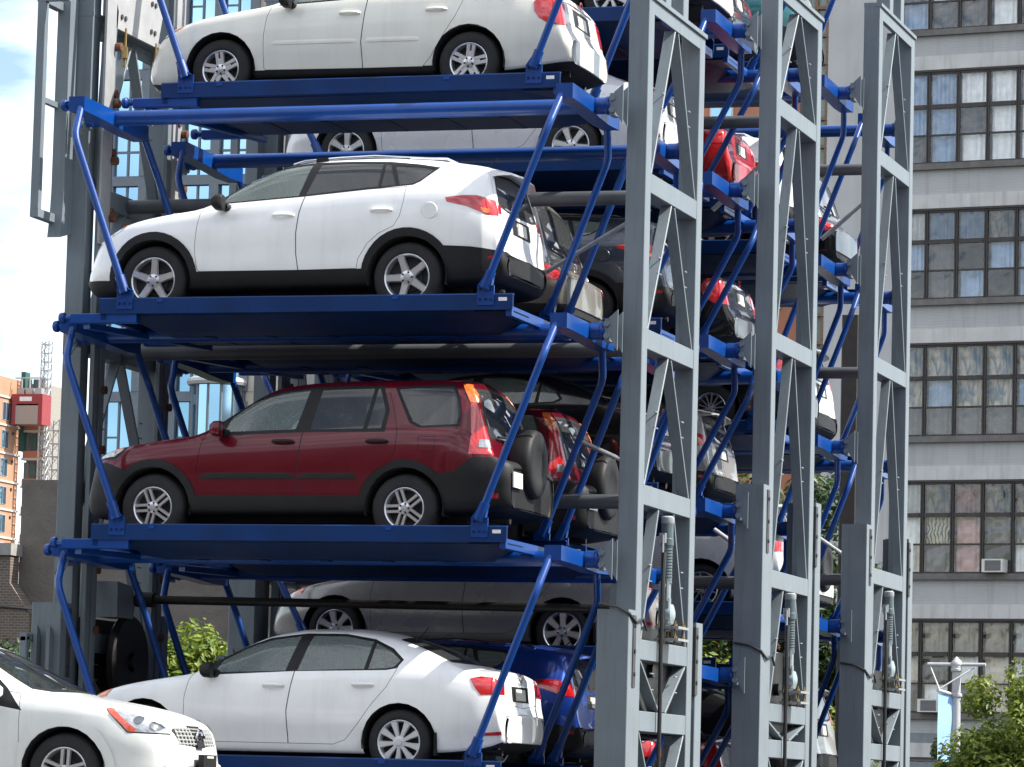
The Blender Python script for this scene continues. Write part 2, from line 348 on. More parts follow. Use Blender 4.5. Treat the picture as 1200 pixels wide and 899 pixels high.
# ------------------------------------------------------------ hanging pallets
def make_pallet(zh):
    T = empty('car_pallet', (0,0,0), label='p', cat='car pallet', group='blue car pallets hanging in the lifts'); kid(T)
    def P(n, mb, m=BLUE, par=None, loc=None, sharp=30): o = mb.build(n, m, par or T, loc, sharp); kid(o, par or T); return o
    for s in (-1, 1):
        q = MB(); y = s*1.04
        q.prism([(y,-.155),(y+s*.012,-.16),(y+s*.012,-.012),(y+s*.004,.0),(y-s*.05,.0),(y-s*.05,-.008),(y,-.012)], 'x', -2.14, 2.14)
        P('side_flange', q, BLUEF)
    q = MB(); L = 2.14                                   # trough of folded sheet: slanting sides and flat bottom
    a, b = 1.036, .55
    vs = []
    for x in (-1.93, -1.72, 1.72, 1.93):
        e = 1 if abs(x) < 1.8 else 0
        zb = -.29 if e else -.17
        vs += [(x,-a,-.15),(x,-b,zb),(x,b,zb),(x,a,-.15)]
    fs = []
    for i in range(3):
        for j in range(3): fs.append((4*i+j, 4*i+j+1, 4*i+j+5, 4*i+j+4))
    q.add(vs, fs); P('tray', q, BLUED)
    q = MB()
    for s in (-1, 1): q.box(-2.13, 2.13, s*.95-.02 if s < 0 else .45, -.45 if s < 0 else .97, -.168, -.16)
    q.box(-2.13, 2.13, -.97, -.45, -.175, -.168)
    P('wheel_track', q, BLUED)
    for s in (-1, 1):
        q = MB(); q.beam((s*2.1,-1.03,-.17),(s*2.1,1.03,-.17), .06, .1, c=.005); P('end_beam', q)
        q = MB(); q.box(s*2.132,s*2.142,-1.03,-1.02,-.125,-.002); P('end_gusset', q)
    for xx in (-1.3,-.65,0,.65,1.3):
        q = MB(); q.beam((xx,-.2,-.285),(xx,.5,-.285), .09, .03, c=.005); P('cross_rib', q, BLUED)
    for y in (-.98, .98):
        q = MB(); q.beam((-2.46,y,-.2),(-1.75,y,-.2), .1, .1, c=.008); P('guide_arm', q)
        q = MB(); q.tube([(-2.56,y,-.19),(-2.45,y,-.19)], [.03,.03], 10); q.lathe([(.001,-.03),(.05,-.028),(.058,-.01),(.058,.02),(.04,.035),(.02,.04)], (-2.56,y,-.19), 'x', 16); P('guide_roller', q)
    q = MB(); q.beam((-2.3,-.98,-.27),(-1.75,.98,-.27), .08, .06, c=.006); P('arm_brace', q)
    q = MB(); q.cyl((-2.5,0,zh),(2.5,0,zh), .078, 18); P('pivot_tube', q)
    for s in (-1, 1):
        q = MB()
        q.prism([(-.86,zh+.08),(.86,zh+.06),(.86,zh-.1),(.45,zh-.11),(-.3,zh-.075),(-.86,zh-.065)], 'x', s*2.55-.085, s*2.55+.085)
        hb = P('hanger_beam', q)
        q = MB(); q.cyl((s*2.64,0,zh),(s*2.8,0,zh), .085, 16); q.lathe([(.088,.0),(.094,.008),(.094,.03),(.088,.04)],(s*2.74,0,zh),'x',16); P('pivot_pin', q)
        q = MB(); q.prism([(s*2.93,zh+.2),(s*2.84,zh+.12),(s*2.83,zh-.04),(s*2.93,zh-.2)], 'y', -.1, -.08); q.prism([(s*2.93,zh+.2),(s*2.84,zh+.12),(s*2.83,zh-.04),(s*2.93,zh-.2)], 'y', .08, .1)
        q.cbox(min(s*2.79,s*2.85),max(s*2.79,s*2.85),-.09,.09,zh-.11,zh+.11,.015); q.cyl((s*2.82,-.12,zh+.06),(s*2.82,.12,zh+.06),.03,8); q.cyl((s*2.82,-.12,zh-.06),(s*2.82,.12,zh-.06),.03,8)
        P('chain_plate', q, STEEL)
        if s < 0:
            q = MB(); q.lathe([(.001,-.03),(.05,-.028),(.06,-.01),(.06,.02),(.04,.035)], (-2.70,-.80,zh), 'x', 16); q.cyl((-2.7,-.80,zh),(-2.6,-.80,zh),.03,8); P('guide_roller', q)
        for t in (-1, 1):
            q = MB(); p0 = Vector((s*2.52,t*.80,zh+.01)); p1 = Vector((s*2.465,t*1.075,zh-.36)); p2 = Vector((s*1.885,t*1.075,.10))
            pts = [p0]
            for u in (0,.25,.5,.75,1):                    # rounded bend
                aa = p1+(p0-p1).normalized()*.08; cc = p1+(p2-p1).normalized()*.10
                pts.append(aa*(1-u)**2+p1*2*u*(1-u)+cc*u*u)
            pts.append(p2); q.tube(pts, .037, 12); d = (p2-p1).normalized(); q.tube([p2-d*.12, p2+d*.06], .052, 12)
            P('hanger_rod', q)
            q = MB(); xx = s*1.87
            q.box(xx-.085, xx+.085, t*1.055-.008, t*1.055+.012, -.115, .075); q.prism([(xx-.07,.07),(xx+.07,.07),(xx+s*.09,.2),(xx+s*.03,.21)], 'y', t*1.075-.03, t*1.075+.03)
            br = P('rod_bracket', q)
            q = MB()
            for bx, bz in ((-.055,.04),(.055,.04),(-.055,-.06),(0,-.06),(.055,-.06)): q.cyl((xx+bx,t*1.05,bz),(xx+bx,t*1.08,bz),.012,6)
            bo = P('bolt', q, BLUED, br); bo['kind'] = 'stuff'
    q = MB(); q.box(2.0,2.085,-1.0555,-1.053,-.075,-.04); P('rating_sticker', q, STICK)
    for xx in (-1.5, .95):
        q = MB(); q.box(xx-.03,xx+.03,-1.062,-1.052,-.05,-.003); P('tie_down_clip', q)
    return T
PALLET = {}
def pallet(u, col, z, label, y=None, hang=1.99):
    Y = UY[u]+(-1.395 if col == 0 else 1.395) if y is None else y
    if hang not in PALLET: PALLET[hang] = o = make_pallet(hang)
    else: o = copy_tree(PALLET[hang])
    o.location = (XC, Y, z+G); o['label'] = label
    return o
# ------------------------------------------------------------ cars: one lofted skin per body style, cut along its real panel lines
def pchip(pts):
    xs = [p[0] for p in pts]; ys = [p[1] for p in pts]; n = len(xs)
    h = [xs[i+1]-xs[i] for i in range(n-1)]; d = [(ys[i+1]-ys[i])/h[i] for i in range(n-1)]
    m = [d[0]]+[0]*(n-2)+[d[-1]]
    for i in range(1, n-1):
        if d[i-1]*d[i] > 0:
            a, b = 2*h[i]+h[i-1], h[i]+2*h[i-1]; m[i] = (a+b)/(a/d[i-1]+b/d[i])
    def f(x):
        if x <= xs[0]: return ys[0]
        if x >= xs[-1]: return ys[-1]
        i = 0
        while x > xs[i+1]: i += 1
        t = (x-xs[i])/h[i]
        return ys[i]*(1+2*t)*(1-t)**2+m[i]*h[i]*t*(1-t)**2+ys[i+1]*t*t*(3-2*t)+m[i+1]*h[i]*t*t*(t-1)
    return f
def inside(p, poly):
    x, y = p; c = False; n = len(poly)
    for i in range(n):
        (x1, y1), (x2, y2) = poly[i], poly[i-1]
        if (y1 > y) != (y2 > y) and x < (x2-x1)*(y-y1)/(y2-y1)+x1: c = not c
    return c
def offset_poly(poly, d):
    n = len(poly); A = sum(poly[i-1][0]*poly[i][1]-poly[i][0]*poly[i-1][1] for i in range(n))
    sg = 1 if A > 0 else -1; out = []
    for i in range(n):
        a, b, c = Vector(poly[i-1]), Vector(poly[i]), Vector(poly[(i+1) % n])
        e1, e2 = (b-a).normalized(), (c-b).normalized()
        n1, n2 = Vector((-e1.y, e1.x))*sg, Vector((-e2.y, e2.x))*sg
        k = n1+n2; k = k/max(.35, 1+n1.dot(n2))
        out.append(tuple(b+k*d))
    return out
def circ(cx, cz, r, n=22, a0=0, a1=2*pi):
    full = abs(a1-a0-2*pi) < 1e-6
    return [(cx+r*cos(a0+(a1-a0)*i/(n if full else n-1)), cz+r*sin(a0+(a1-a0)*i/(n if full else n-1))) for i in range(n)]
AX = {'S': (0, 2), 'A': (0, 2), 'R': (1, 2), 'F': (1, 2), 'T': (0, 1)}
def cut(bm, poly, kind, sel):
    a, b = AX[kind]
    x0, x1 = min(p[0] for p in poly)-.002, max(p[0] for p in poly)+.002
    z0, z1 = min(p[1] for p in poly)-.002, max(p[1] for p in poly)+.002
    act = []
    for f in bm.faces:
        if not sel(f): continue
        A = [v.co[a] for v in f.verts]
        if max(A) < x0 or min(A) > x1: continue
        B = [v.co[b] for v in f.verts]
        if max(B) < z0 or min(B) > z1: continue
        act.append(f)
    n = len(poly)
    for i in range(n):
        p, q = poly[i-1], poly[i]
        dx, dz = q[0]-p[0], q[1]-p[1]; L = sqrt(dx*dx+dz*dz)
        if L < 1e-6: continue
        no = [0, 0, 0]; no[a] = dz/L; no[b] = -dx/L; co = [0, 0, 0]; co[a] = p[0]; co[b] = p[1]
        ea, eb = min(p[0],q[0])-.03, max(p[0],q[0])+.03; ec, ed = min(p[1],q[1])-.03, max(p[1],q[1])+.03
        fs = []
        for f in act:
            if not f.is_valid: continue
            ok = True; lo = hi = 0
            A = [v.co[a] for v in f.verts]
            if max(A) < ea or min(A) > eb: continue
            B = [v.co[b] for v in f.verts]
            if max(B) < ec or min(B) > ed: continue
            for u, w in zip(A, B):
                t = (u-p[0])*no[a]+(w-p[1])*no[b]
                if t > 1e-5: hi = 1
                elif t < -1e-5: lo = 1
            if lo and hi: fs.append(f)
        if not fs: continue
        ge = set(fs)
        for f in fs: ge.update(f.edges); ge.update(f.verts)
        r = bmesh.ops.bisect_plane(bm, geom=list(ge), dist=1e-5, plane_co=co, plane_no=no)
        keep = set(act); 
        for g in r['geom']:
            if isinstance(g, bmesh.types.BMFace): keep.add(g)
        for g in r['geom_cut']:
            for f in g.link_faces:
                if sel(f): keep.add(f)
        act = [f for f in keep if f.is_valid]
PLAST = mat('black_plastic', (.014,.014,.015), .55, spec=.25, bump=.1, bscale=300, var=.2)
SEAM = mat('door_seam', (.05,.05,.052), .8)
RUBBER = mat('tyre_rubber', (.016,.016,.017), .85, bump=.25, bscale=40, var=.3)
GLASS = glass_mat('car_glass', (.72,.85,.80), .95, haze=.26, dcol=(.42,.5,.47))  # grey-green diffuse share brightens the cabin windows as light through them would
DGLASS = glass_mat('privacy_glass', (.22,.24,.25), .8, haze=.13, dcol=(.30,.31,.32))
REDL = mat('tail_lamp_red', (.48,.008,.01), .15, coat=1, spec=.6, var=.3, vscale=55)
ORL = mat('amber_lens', (.75,.16,.03), .15, coat=1, var=.35, vscale=40)
CLR = mat('clear_lens', (.40,.42,.44), .08, metal=.4, coat=1, var=.45, vscale=10)
CHROME = mat('chrome', (.75,.76,.78), .08, 1)
ALLOY = mat('alloy_silver', (.62,.63,.65), .28, .75, var=.06)
HUBC = mat('hubcap_silver', (.6,.61,.62), .35, .3, coat=.5)
DARKM = mat('wheel_dark', (.012,.012,.013), .7)
PLATE = mat('number_plate', (.7,.68,.6), .4, var=.25, vscale=60)
INTD = mat('interior_trim', (.03,.03,.032), .8, var=.2)
INTS = mat('seat_cloth', (.26,.25,.235), .9, var=.3, vscale=30)
def paint(name, col, metal=0.):
    return mat('paint_'+name, col, .28 if metal else .24, metal, coat=.55, var=.05, vscale=3, spec=.2, rvar=.05, streak=(tuple(c*.84+.004 for c in col), 2.5, .5))
RIMS = {}
def wheel_meshes(style, R, r, w):
    key = (style, R, r, w)
    if key in RIMS: return RIMS[key]
    t = MB()   # axis along y, outer side at -y
    t.lathe([(r-.012,-w*.42),(r+.012,-w*.5),(r+.03,-w*.51),(R-.05,-w*.5),(R-.022,-w*.45),(R-.006,-w*.36),(R,-w*.2),(R,w*.2),(R-.006,w*.36),(R-.03,w*.47),(r+.02,w*.5),(r-.01,w*.42)], (0,0,0), 'y', 32)
    for k in (-.23, -.08, .08, .23):
        t.lathe([(R+.001,k*w-.004),(R+.004,k*w-.003),(R+.004,k*w+.003),(R+.001,k*w+.004)], (0,0,0), 'y', 32)
    tm = t.mesh('tyre', RUBBER, 40)
    h = MB(); h.cyl((0,-w*.12,0), (0,-w*.1,0), r*.93, 24); h.cyl((0,-.2*w,0),(0,-.1*w,0), r*.6, 20)
    hm = h.mesh('brake_disc', DARKM, 40)
    b = MB()
    f = -w*.46
    b.lathe([(r-.028,f+.09),(r-.02,f+.02),(r-.014,f+.004),(r-.004,f-.004),(r+.004,f),(r+.004,f+.02),(r-.01,f+.05)], (0,0,0), 'y', 32)
    def spoke(a, w0, w1, r0, r1, y0, y1, th=.022, lat=0.):
        ca, sa = cos(a), sin(a); vs = []
        for rr, ww, yy in ((r0, w0, y0), ((r0*.45+r1*.55), (w0+w1)/2*.92, (y0*.6+y1*.4)), (r1, w1, y1)):
            for sx, dy in ((-1, th),(-.72, 0),(.72, 0),(1, th)):
                vs.append((rr*ca-(ww*sx+lat)*sa, yy+dy, rr*sa+(ww*sx+lat)*ca))
        fs = []
        for i in range(2):
            for j in range(3): fs.append((i*4+j, i*4+j+1, i*4+j+5, i*4+j+4))
        b.add(vs, fs)
    n, kind = style
    hub = r*.26
    for k in range(n):
        a = pi/2+2*pi*k/n
        if kind == 'single': spoke(a, r*.2, r*.165, hub*.8, r-.012, f+.01, f+.004)
        elif kind == 'wide': spoke(a, r*.15, r*.23, hub*.8, r-.012, f+.008, f+.004)
        elif kind == 'double':
            for q in (-1, 1): spoke(a, r*.085, r*.095, hub*.9, r-.012, f+.008, f+.004, lat=q*r*.135)
        elif kind == 'split':
            for q in (-1, 1): spoke(a, r*.10, r*.13, hub*.7, r-.012, f+.008, f+.004, lat=q*r*.135)
            spoke(a, r*.26, r*.14, hub*.6, r*.6, f+.013, f+.013)
        elif kind == 'cap': spoke(a, r*.085, r*.19, hub*.7, r-.012, f+.004, f+.002)
        elif kind == 'thin': spoke(a, r*.045, r*.05, hub*.8, r-.012, f+.006, f+.004)
    b.lathe([(hub*1.15,f+.03),(hub*1.1,f+.004),(hub*.62,f-.002),(hub*.55,f-.008),(.001,f-.01)], (0,0,0), 'y', 20)
    if kind != 'cap':
        for k in range(5):
            a = pi/2+.63+2*pi*k/5; b.cur = 1
            b.cyl((hub*.85*cos(a),f-.004,hub*.85*sin(a)),(hub*.85*cos(a),f+.01,hub*.85*sin(a)),.011,8)
        b.cur = 0
    rm = b.mesh('rim', [HUBC if kind == 'cap' else ALLOY, DARKM], 30)
    RIMS[key] = (hm, tm, rm); return RIMS[key]

BODY = {}
def rx(sp, x):
    q = sp.get('sq')
    return x if not q or x < q[0] else q[0]+(x-q[0])*q[1]
def squash(sp):
    if not sp.get('sq') or sp.get('done'): return sp
    n = dict(sp); n['done'] = True
    for k in ('top','bot','hw','belt'): n[k] = [(rx(sp, x), v) for x, v in sp[k]]
    n['polys'] = [tuple([e[0], e[1], [(rx(sp, p[0]), p[1]) for p in e[2]] if e[1] in 'SAT' and not e[0].startswith('DELETE') else e[2]]+list(e[3:5])+([(rx(sp, e[5][0]), rx(sp, e[5][1]))] if len(e) > 5 else [])) for e in sp['polys']]
    n['xr'] = rx(sp, sp['xr']); return n
def body_meshes(key, sp):
    """list of (part name, mesh, paint slot?) in car space: x from the front hub, z from the ground, left side at -y"""
    if key in BODY: return BODY[key]
    sp = squash(sp)
    top, bot, hw, belt = [pchip(sp[k]) for k in ('top','bot','hw','belt')]
    x0, x1 = sp['top'][0][0], sp['top'][-1][0]
    ctrl = sorted(set([p[0] for k in ('top','bot','hw') for p in sp[k] if x0 <= p[0] <= x1]))
    xs = []
    for a, b in zip(ctrl, ctrl[1:]):
        n = max(1, int(math.ceil((b-a)/sp.get('step', .09))))
        xs += [a+(b-a)*i/n for i in range(n)]
    xs.append(x1)
    tum = sp.get('tum', .45)
    def section(x):
        zt, z0, w, zb = top(x), bot(x), hw(x), belt(x)
        zb = min(zb, zt-.015); zb = max(zb, z0+.05)
        P = [(0,z0),(w*.45,z0),(w-.13,z0),(w-.075,z0+.012)]
        zw = z0+.62*(zb-z0); z00 = z0+.045
        for i in range(11):
            z = z00+(zb-z00)*i/10
            if z < zw: y = w-.07*((zw-z)/(zw-z0))**2.2
            else: y = w-.04*((z-zw)/max(.01, zb-zw))**1.8
            y -= sp.get('scoop', .012)*math.exp(-((z-sp.get('scoopz', .5))/.09)**2)
            P.append((y, z))
        A = Vector((w-.04, zb)); dz = zt-zb
        cr = min(.055, dz*.5)+.012*min(1, dz*3)
        B = Vector((w-.04-tum*max(0, dz-cr)-.02, zt-cr)); C = Vector((0, zt))
        la = (B-A).length; rb = min(sp.get('rb', .13), la*.45, B.x*.4)
        P1 = B+(A-B).normalized()*rb if la > 1e-6 else B; P2 = Vector((B.x-rb, zt-cr*((B.x-rb)/B.x)**2))
        for i in range(1, 7): q = A.lerp(P1, i/6); P.append((q.x, q.y))
        for i in range(1, 6):
            t = i/5; q = P1*(1-t)**2+B*2*t*(1-t)+P2*t*t; P.append((q.x, q.y))
        for i in range(1, 8):
            y = P2.x*(1-i/7); P.append((y, zt-cr*(y/B.x)**2))
        return P
    secs = [section(x) for x in xs]; m = len(secs[0])
    bm = bmesh.new(); rows = []
    for x, P in zip(xs, secs): rows.append([bm.verts.new((x, -y, z)) for y, z in P])
    for i in range(len(rows)-1):
        for j in range(m-1): bm.faces.new((rows[i][j], rows[i+1][j], rows[i+1][j+1], rows[i][j+1]))
    for row, sg, bulge in ((rows[0], -1, sp.get('fb', .07)), (rows[-1], 1, sp.get('rbulge', .05))):
        w = max(-v.co.y for v in row); prev = row; zlo = row[0].co.z; zhi = row[-1].co.z
        for t in (.82, .6, .4, .2, 0):
            cur = []
            for v in row:
                y = v.co.y*t
                cur.append(v if abs(v.co.y) < 1e-9 and t > 0 else bm.verts.new((v.co.x+sg*bulge*(1-t*t)*1, y, v.co.z)))
            for j in range(m-1):
                q = [prev[j], prev[j+1], cur[j+1], cur[j]] if sg > 0 else [cur[j], cur[j+1], prev[j+1], prev[j]]
                u = []
                for v in q:
                    if v not in u: u.append(v)
                if len(u) >= 3:
                    try: bm.faces.new(u)
                    except ValueError: pass
            prev = cur
    bmesh.ops.remove_doubles(bm, verts=bm.verts, dist=1e-5)
    bmesh.ops.dissolve_degenerate(bm, edges=bm.edges, dist=1e-5)
    bm.normal_update()
    # make sure faces point outwards
    s = sum(f.normal.y*f.calc_area() for f in bm.faces if f.calc_center_median().y < -.5)
    if s > 0: bmesh.ops.reverse_faces(bm, faces=bm.faces)
    bm.normal_update()
    bm.verts.ensure_lookup_table(); bm.faces.ensure_lookup_table()
    tree_ = BVHTree.FromBMesh(bm); FV = [([v.co.copy() for v in f.verts], [v.normal.copy() for v in f.verts]) for f in bm.faces]
    lay = bm.faces.layers.int.new('lab'); names = ['body']
    def lab(n):
        if n not in names: names.append(n)
        return names.index(n)
    zs = sp.get('zs', .22)
    for f in bm.faces:
        if f.normal.z < -.75 and f.calc_center_median().z < .45: f[lay] = lab('under')
    sides = {'S': lambda f: f.normal.y < -.22, 'R': lambda f: f.normal.x > .12 and f.calc_center_median().x > sp['xr'],
             'F': lambda f: f.normal.x < -.12 and f.calc_center_median().x < sp['xf'], 'A': lambda f: True}
    for e in sp['polys']:
        name, kind, poly = e[0], e[1], e[2]; trim = e[3] if len(e) > 3 else 0; edge = e[4] if len(e) > 4 else 'seam'
        rng = e[5] if len(e) > 5 else None
        sel = sides[kind]
        if kind == 'F' and rng: sel = lambda f: f.normal.x < -.12
        if rng: sel = (lambda f, s_=sel, r_=rng: s_(f) and r_[0] < f.calc_center_median().x < r_[1])
        a, b = AX[kind]
        cut(bm, poly, kind, sel)
        inner = None
        if trim: inner = offset_poly(poly, trim); cut(bm, inner, kind, sel)
        bm.normal_update(); L, E = lab(name), lab(edge)
        for f in bm.faces:
            if not sel(f): continue
            c = f.calc_center_median(); p = (c[a], c[b])
            if inside(p, poly):
                if name == 'DELETE': f[lay] = lab('DELETE')
                else: f[lay] = L if (inner is None or inside(p, inner)) else E
    bm.normal_update()
    bm.verts.index_update()
    N = {}
    for v in bm.verts:
        hit = tree_.find_nearest(v.co)
        co_, nn_ = FV[hit[2]]; ww_ = poly_3d_calc(co_, hit[0])
        n = Vector((0,0,0))
        for k_, q_ in zip(ww_, nn_): n += q_*k_
        n = n.normalized() if n.length > 1e-6 else v.normal.copy()
        if abs(v.co.y) < 1e-4: n.y = 0; n.normalize()
        N[v] = n
    center = set(sp.get('center', ('windshield','rear_window','body','seam','under','cladding','grille','number_plate','tailgate','plate_recess','cladding_rear','trunk_lid','bumper','backlight_frame','grille_bar','windshield_seal')))
    offs = dict(lamp_bowl=.007, rear_door_window=-.006, quarter_window=-.006, cladding=.012, tail_light=.004, headlight=.004, window=-.006, windshield=-.003, rear_window=-.003, window_frame=-.003, seam=-.006, side_strip=.016, number_plate=.01, amber_lens=.006, fog_lamp=.004, reflector=.004)
    offs.update(sp.get('offs', {}))
    out = []
    groups = {}
    for f in bm.faces: groups.setdefault(f[lay], []).append(f)
    for li, fs in groups.items():
        nm = names[li]
        if nm == 'DELETE': continue
        key2 = nm.split('.')[0]; off = offs.get(key2, 0)
        vmap = {}; V = []; NN = []; F = []
        for f in fs:
            idx = []
            for v in f.verts:
                if v not in vmap:
                    vmap[v] = len(V); V.append(v.co+N[v]*off); NN.append(N[v])
                idx.append(vmap[v])
            F.append(idx)
        if off > 0.002 or nm in ('DELETE',):       # give the raised piece an edge
            ed = {}
            for f, idx in zip(fs, F):
                for a, b in zip(idx, idx[1:]+idx[:1]): ed[(a, b)] = 1
            bnd = [(a, b) for a, b in ed if (b, a) not in ed]
            inv = {i: v for v, i in vmap.items()}; low = {}
            for a, b in bnd:
                if abs(V[a][1]) < 1e-4 and abs(V[b][1]) < 1e-4: continue
                q = []
                for i in (a, b):
                    if i not in low:
                        low[i] = len(V); V.append(inv[i].co-N[inv[i]]*.004); NN.append(N[inv[i]])
                    q.append(low[i])
                F.append([b, a, q[0], q[1]])
        halves = []
        if key2 in center: halves = [(nm, [(V, NN, F, 1), (V, NN, F, -1)])]
        else: halves = [(nm, [(V, NN, F, 1)]), (nm, [(V, NN, F, -1)])]
        for h, parts in halves:
            vv, nn, ff = [], [], []
            for v_, n_, f_, s_ in parts:
                b0 = len(vv)
                vv += [(p[0], p[1]*s_, p[2]) for p in v_]; nn += [(p[0], p[1]*s_, p[2]) for p in n_]
                ff += [[i+b0 for i in (q if s_ > 0 else q[::-1])] for q in f_]
            me = bpy.data.meshes.new(key2); me.from_pydata(vv, [], ff)
            me.shade_smooth()
            me.normals_split_custom_set_from_vertices(nn)
            out.append((key2, me))
    # dark liner inside the cabin so that one does not see paint through the glass
    cab = sp['cabin']; V, F = [], []; vmap = {}
    skip = {i for i, n in enumerate(names) if n.split('.')[0] in ('window','rear_door_window','quarter_window','windshield','rear_window','DELETE')}
    for f in bm.faces:
        c = f.calc_center_median()
        if f[lay] in skip or not (cab[0] < c.x < cab[1]): continue
        if c.z < .35: continue
        idx = []
        for v in f.verts:
            if v not in vmap: vmap[v] = len(V); V.append(v.co-N[v]*.028)
            idx.append(vmap[v])
        F.append(idx[::-1])
    n0 = len(V)
    V2 = V+[Vector((v.x, -v.y, v.z)) for v in V]; F2 = F+[[i+n0 for i in f[::-1]] for f in F]
    b0 = len(V2); zf = .38
    V2 += [Vector((x, y, z)) for z in (zf,) for x, y in ((cab[0],-.75),(cab[1],-.75),(cab[1],.75),(cab[0],.75))]; F2.append([b0, b0+1, b0+2, b0+3])
    b0 = len(V2); zd = sp.get('dash', .95)
    V2 += [Vector(p) for p in ((cab[0]-.02,-.72,zd),(cab[0]-.02,.72,zd),(cab[0]+.42,.7,zd-.02),(cab[0]+.42,-.7,zd-.02),(cab[0]+.42,.7,zf),(cab[0]+.42,-.7,zf))]; F2 += [[b0,b0+1,b0+2,b0+3],[b0+3,b0+2,b0+4,b0+5]]
    me = bpy.data.meshes.new('interior_trim'); me.from_pydata([tuple(v) for v in V2], [], F2)
    out.append(('interior_trim', me))
    # underbody with dark wheel wells
    u = MB()
    for cx in (0, sp['wb']):
        for sg in (-1, 1):
            R = sp['arch']; yo = sg*(hw(cx)-.015); yi = sg*(hw(cx)-.36); n = 16
            vs = [(cx+R*cos(pi*1.12*j/n-.06*pi), y, sp['R']+R*sin(pi*1.12*j/n-.06*pi)) for y in (yo, yi) for j in range(n+1)]
            u.add(vs, [(j, j+1, n+2+j, n+1+j) for j in range(n)]+[tuple(range(n+1, 2*n+2))])
    u.box(-.35, sp['wb']+.55, -.55, .55, sp.get('clear', .2)-.03, sp.get('clear', .2)+.16)
    u.tube([(sp['wb']+.2,-.35,.27),(x1-.25,-.45,.25),(x1-.08,-.45,.24)], .03, 8)
    u.beam((sp['wb'],-.7,sp['R']),(sp['wb'],.7,sp['R']), .09, .09); u.beam((0,-.7,sp['R']-.03),(0,.7,sp['R']-.03), .09, .09)
    out.append(('underbody', u.mesh('underbody', mat('underbody', (.015,.015,.016), .85), 40)))
    bm.free()
    BODY[key] = (out, sp); return BODY[key]
MATFOR = dict(window=GLASS, rear_door_window=GLASS, quarter_window=GLASS, lamp_bowl=mat('lamp_bowl', (.16,.17,.18), .12, .8), windshield=glass_mat('windshield_glass', (.6,.7,.66), .9, haze=.07, dcol=(.3,.34,.32)), rear_window=DGLASS, window_frame=PLAST, backlight_frame=PLAST, seam=SEAM, cladding=PLAST, cladding_rear=PLAST, tail_light=REDL, headlight=CLR, amber_lens=ORL,
    side_strip=PLAST, number_plate=PLATE, grille=PLAST, grille_bar=CHROME, fog_lamp=CLR, reflector=REDL, plate_recess=PLAST, interior_trim=INTD, under=mat('underbody', (.015,.015,.016), .85))
def seat_mesh():
    if 'seat' in BODY: return BODY['seat']
    s = MB()
    def pad(pts, y0, y1):
        c = .05; n = len(pts); cx = sum(p[0] for p in pts)/n; cz = sum(p[1] for p in pts)/n
        sm = [(cx+(p[0]-cx)*.86, cz+(p[1]-cz)*.9) for p in pts]
        vs = [(p[0],y0,p[1]) for p in sm]+[(p[0],y0+c,p[1]) for p in pts]+[(p[0],y1-c,p[1]) for p in pts]+[(p[0],y1,p[1]) for p in sm]
        s.add(vs, [(k*n+i, k*n+(i+1) % n, (k+1)*n+(i+1) % n, (k+1)*n+i) for k in range(3) for i in range(n)]+[tuple(range(n)), tuple(range(3*n, 4*n))])
    pad([(-.28,0),(.25,-.03),(.27,.1),(0,.13),(-.27,.15),(-.31,.08)], -.25, .25)
    pad([(.14,.05),(.27,.04),(.36,.35),(.4,.62),(.33,.66),(.27,.6),(.2,.3)], -.24, .24)
    pad([(.33,.72),(.42,.71),(.43,.86),(.37,.88),(.33,.84)], -.13, .13)
    s.tube([(.36,-.05,.62),(.385,-.05,.75)], .008, 6); s.tube([(.36,.05,.62),(.385,.05,.75)], .008, 6)
    BODY['seat'] = s.mesh('seat', INTS, 40); return BODY['seat']
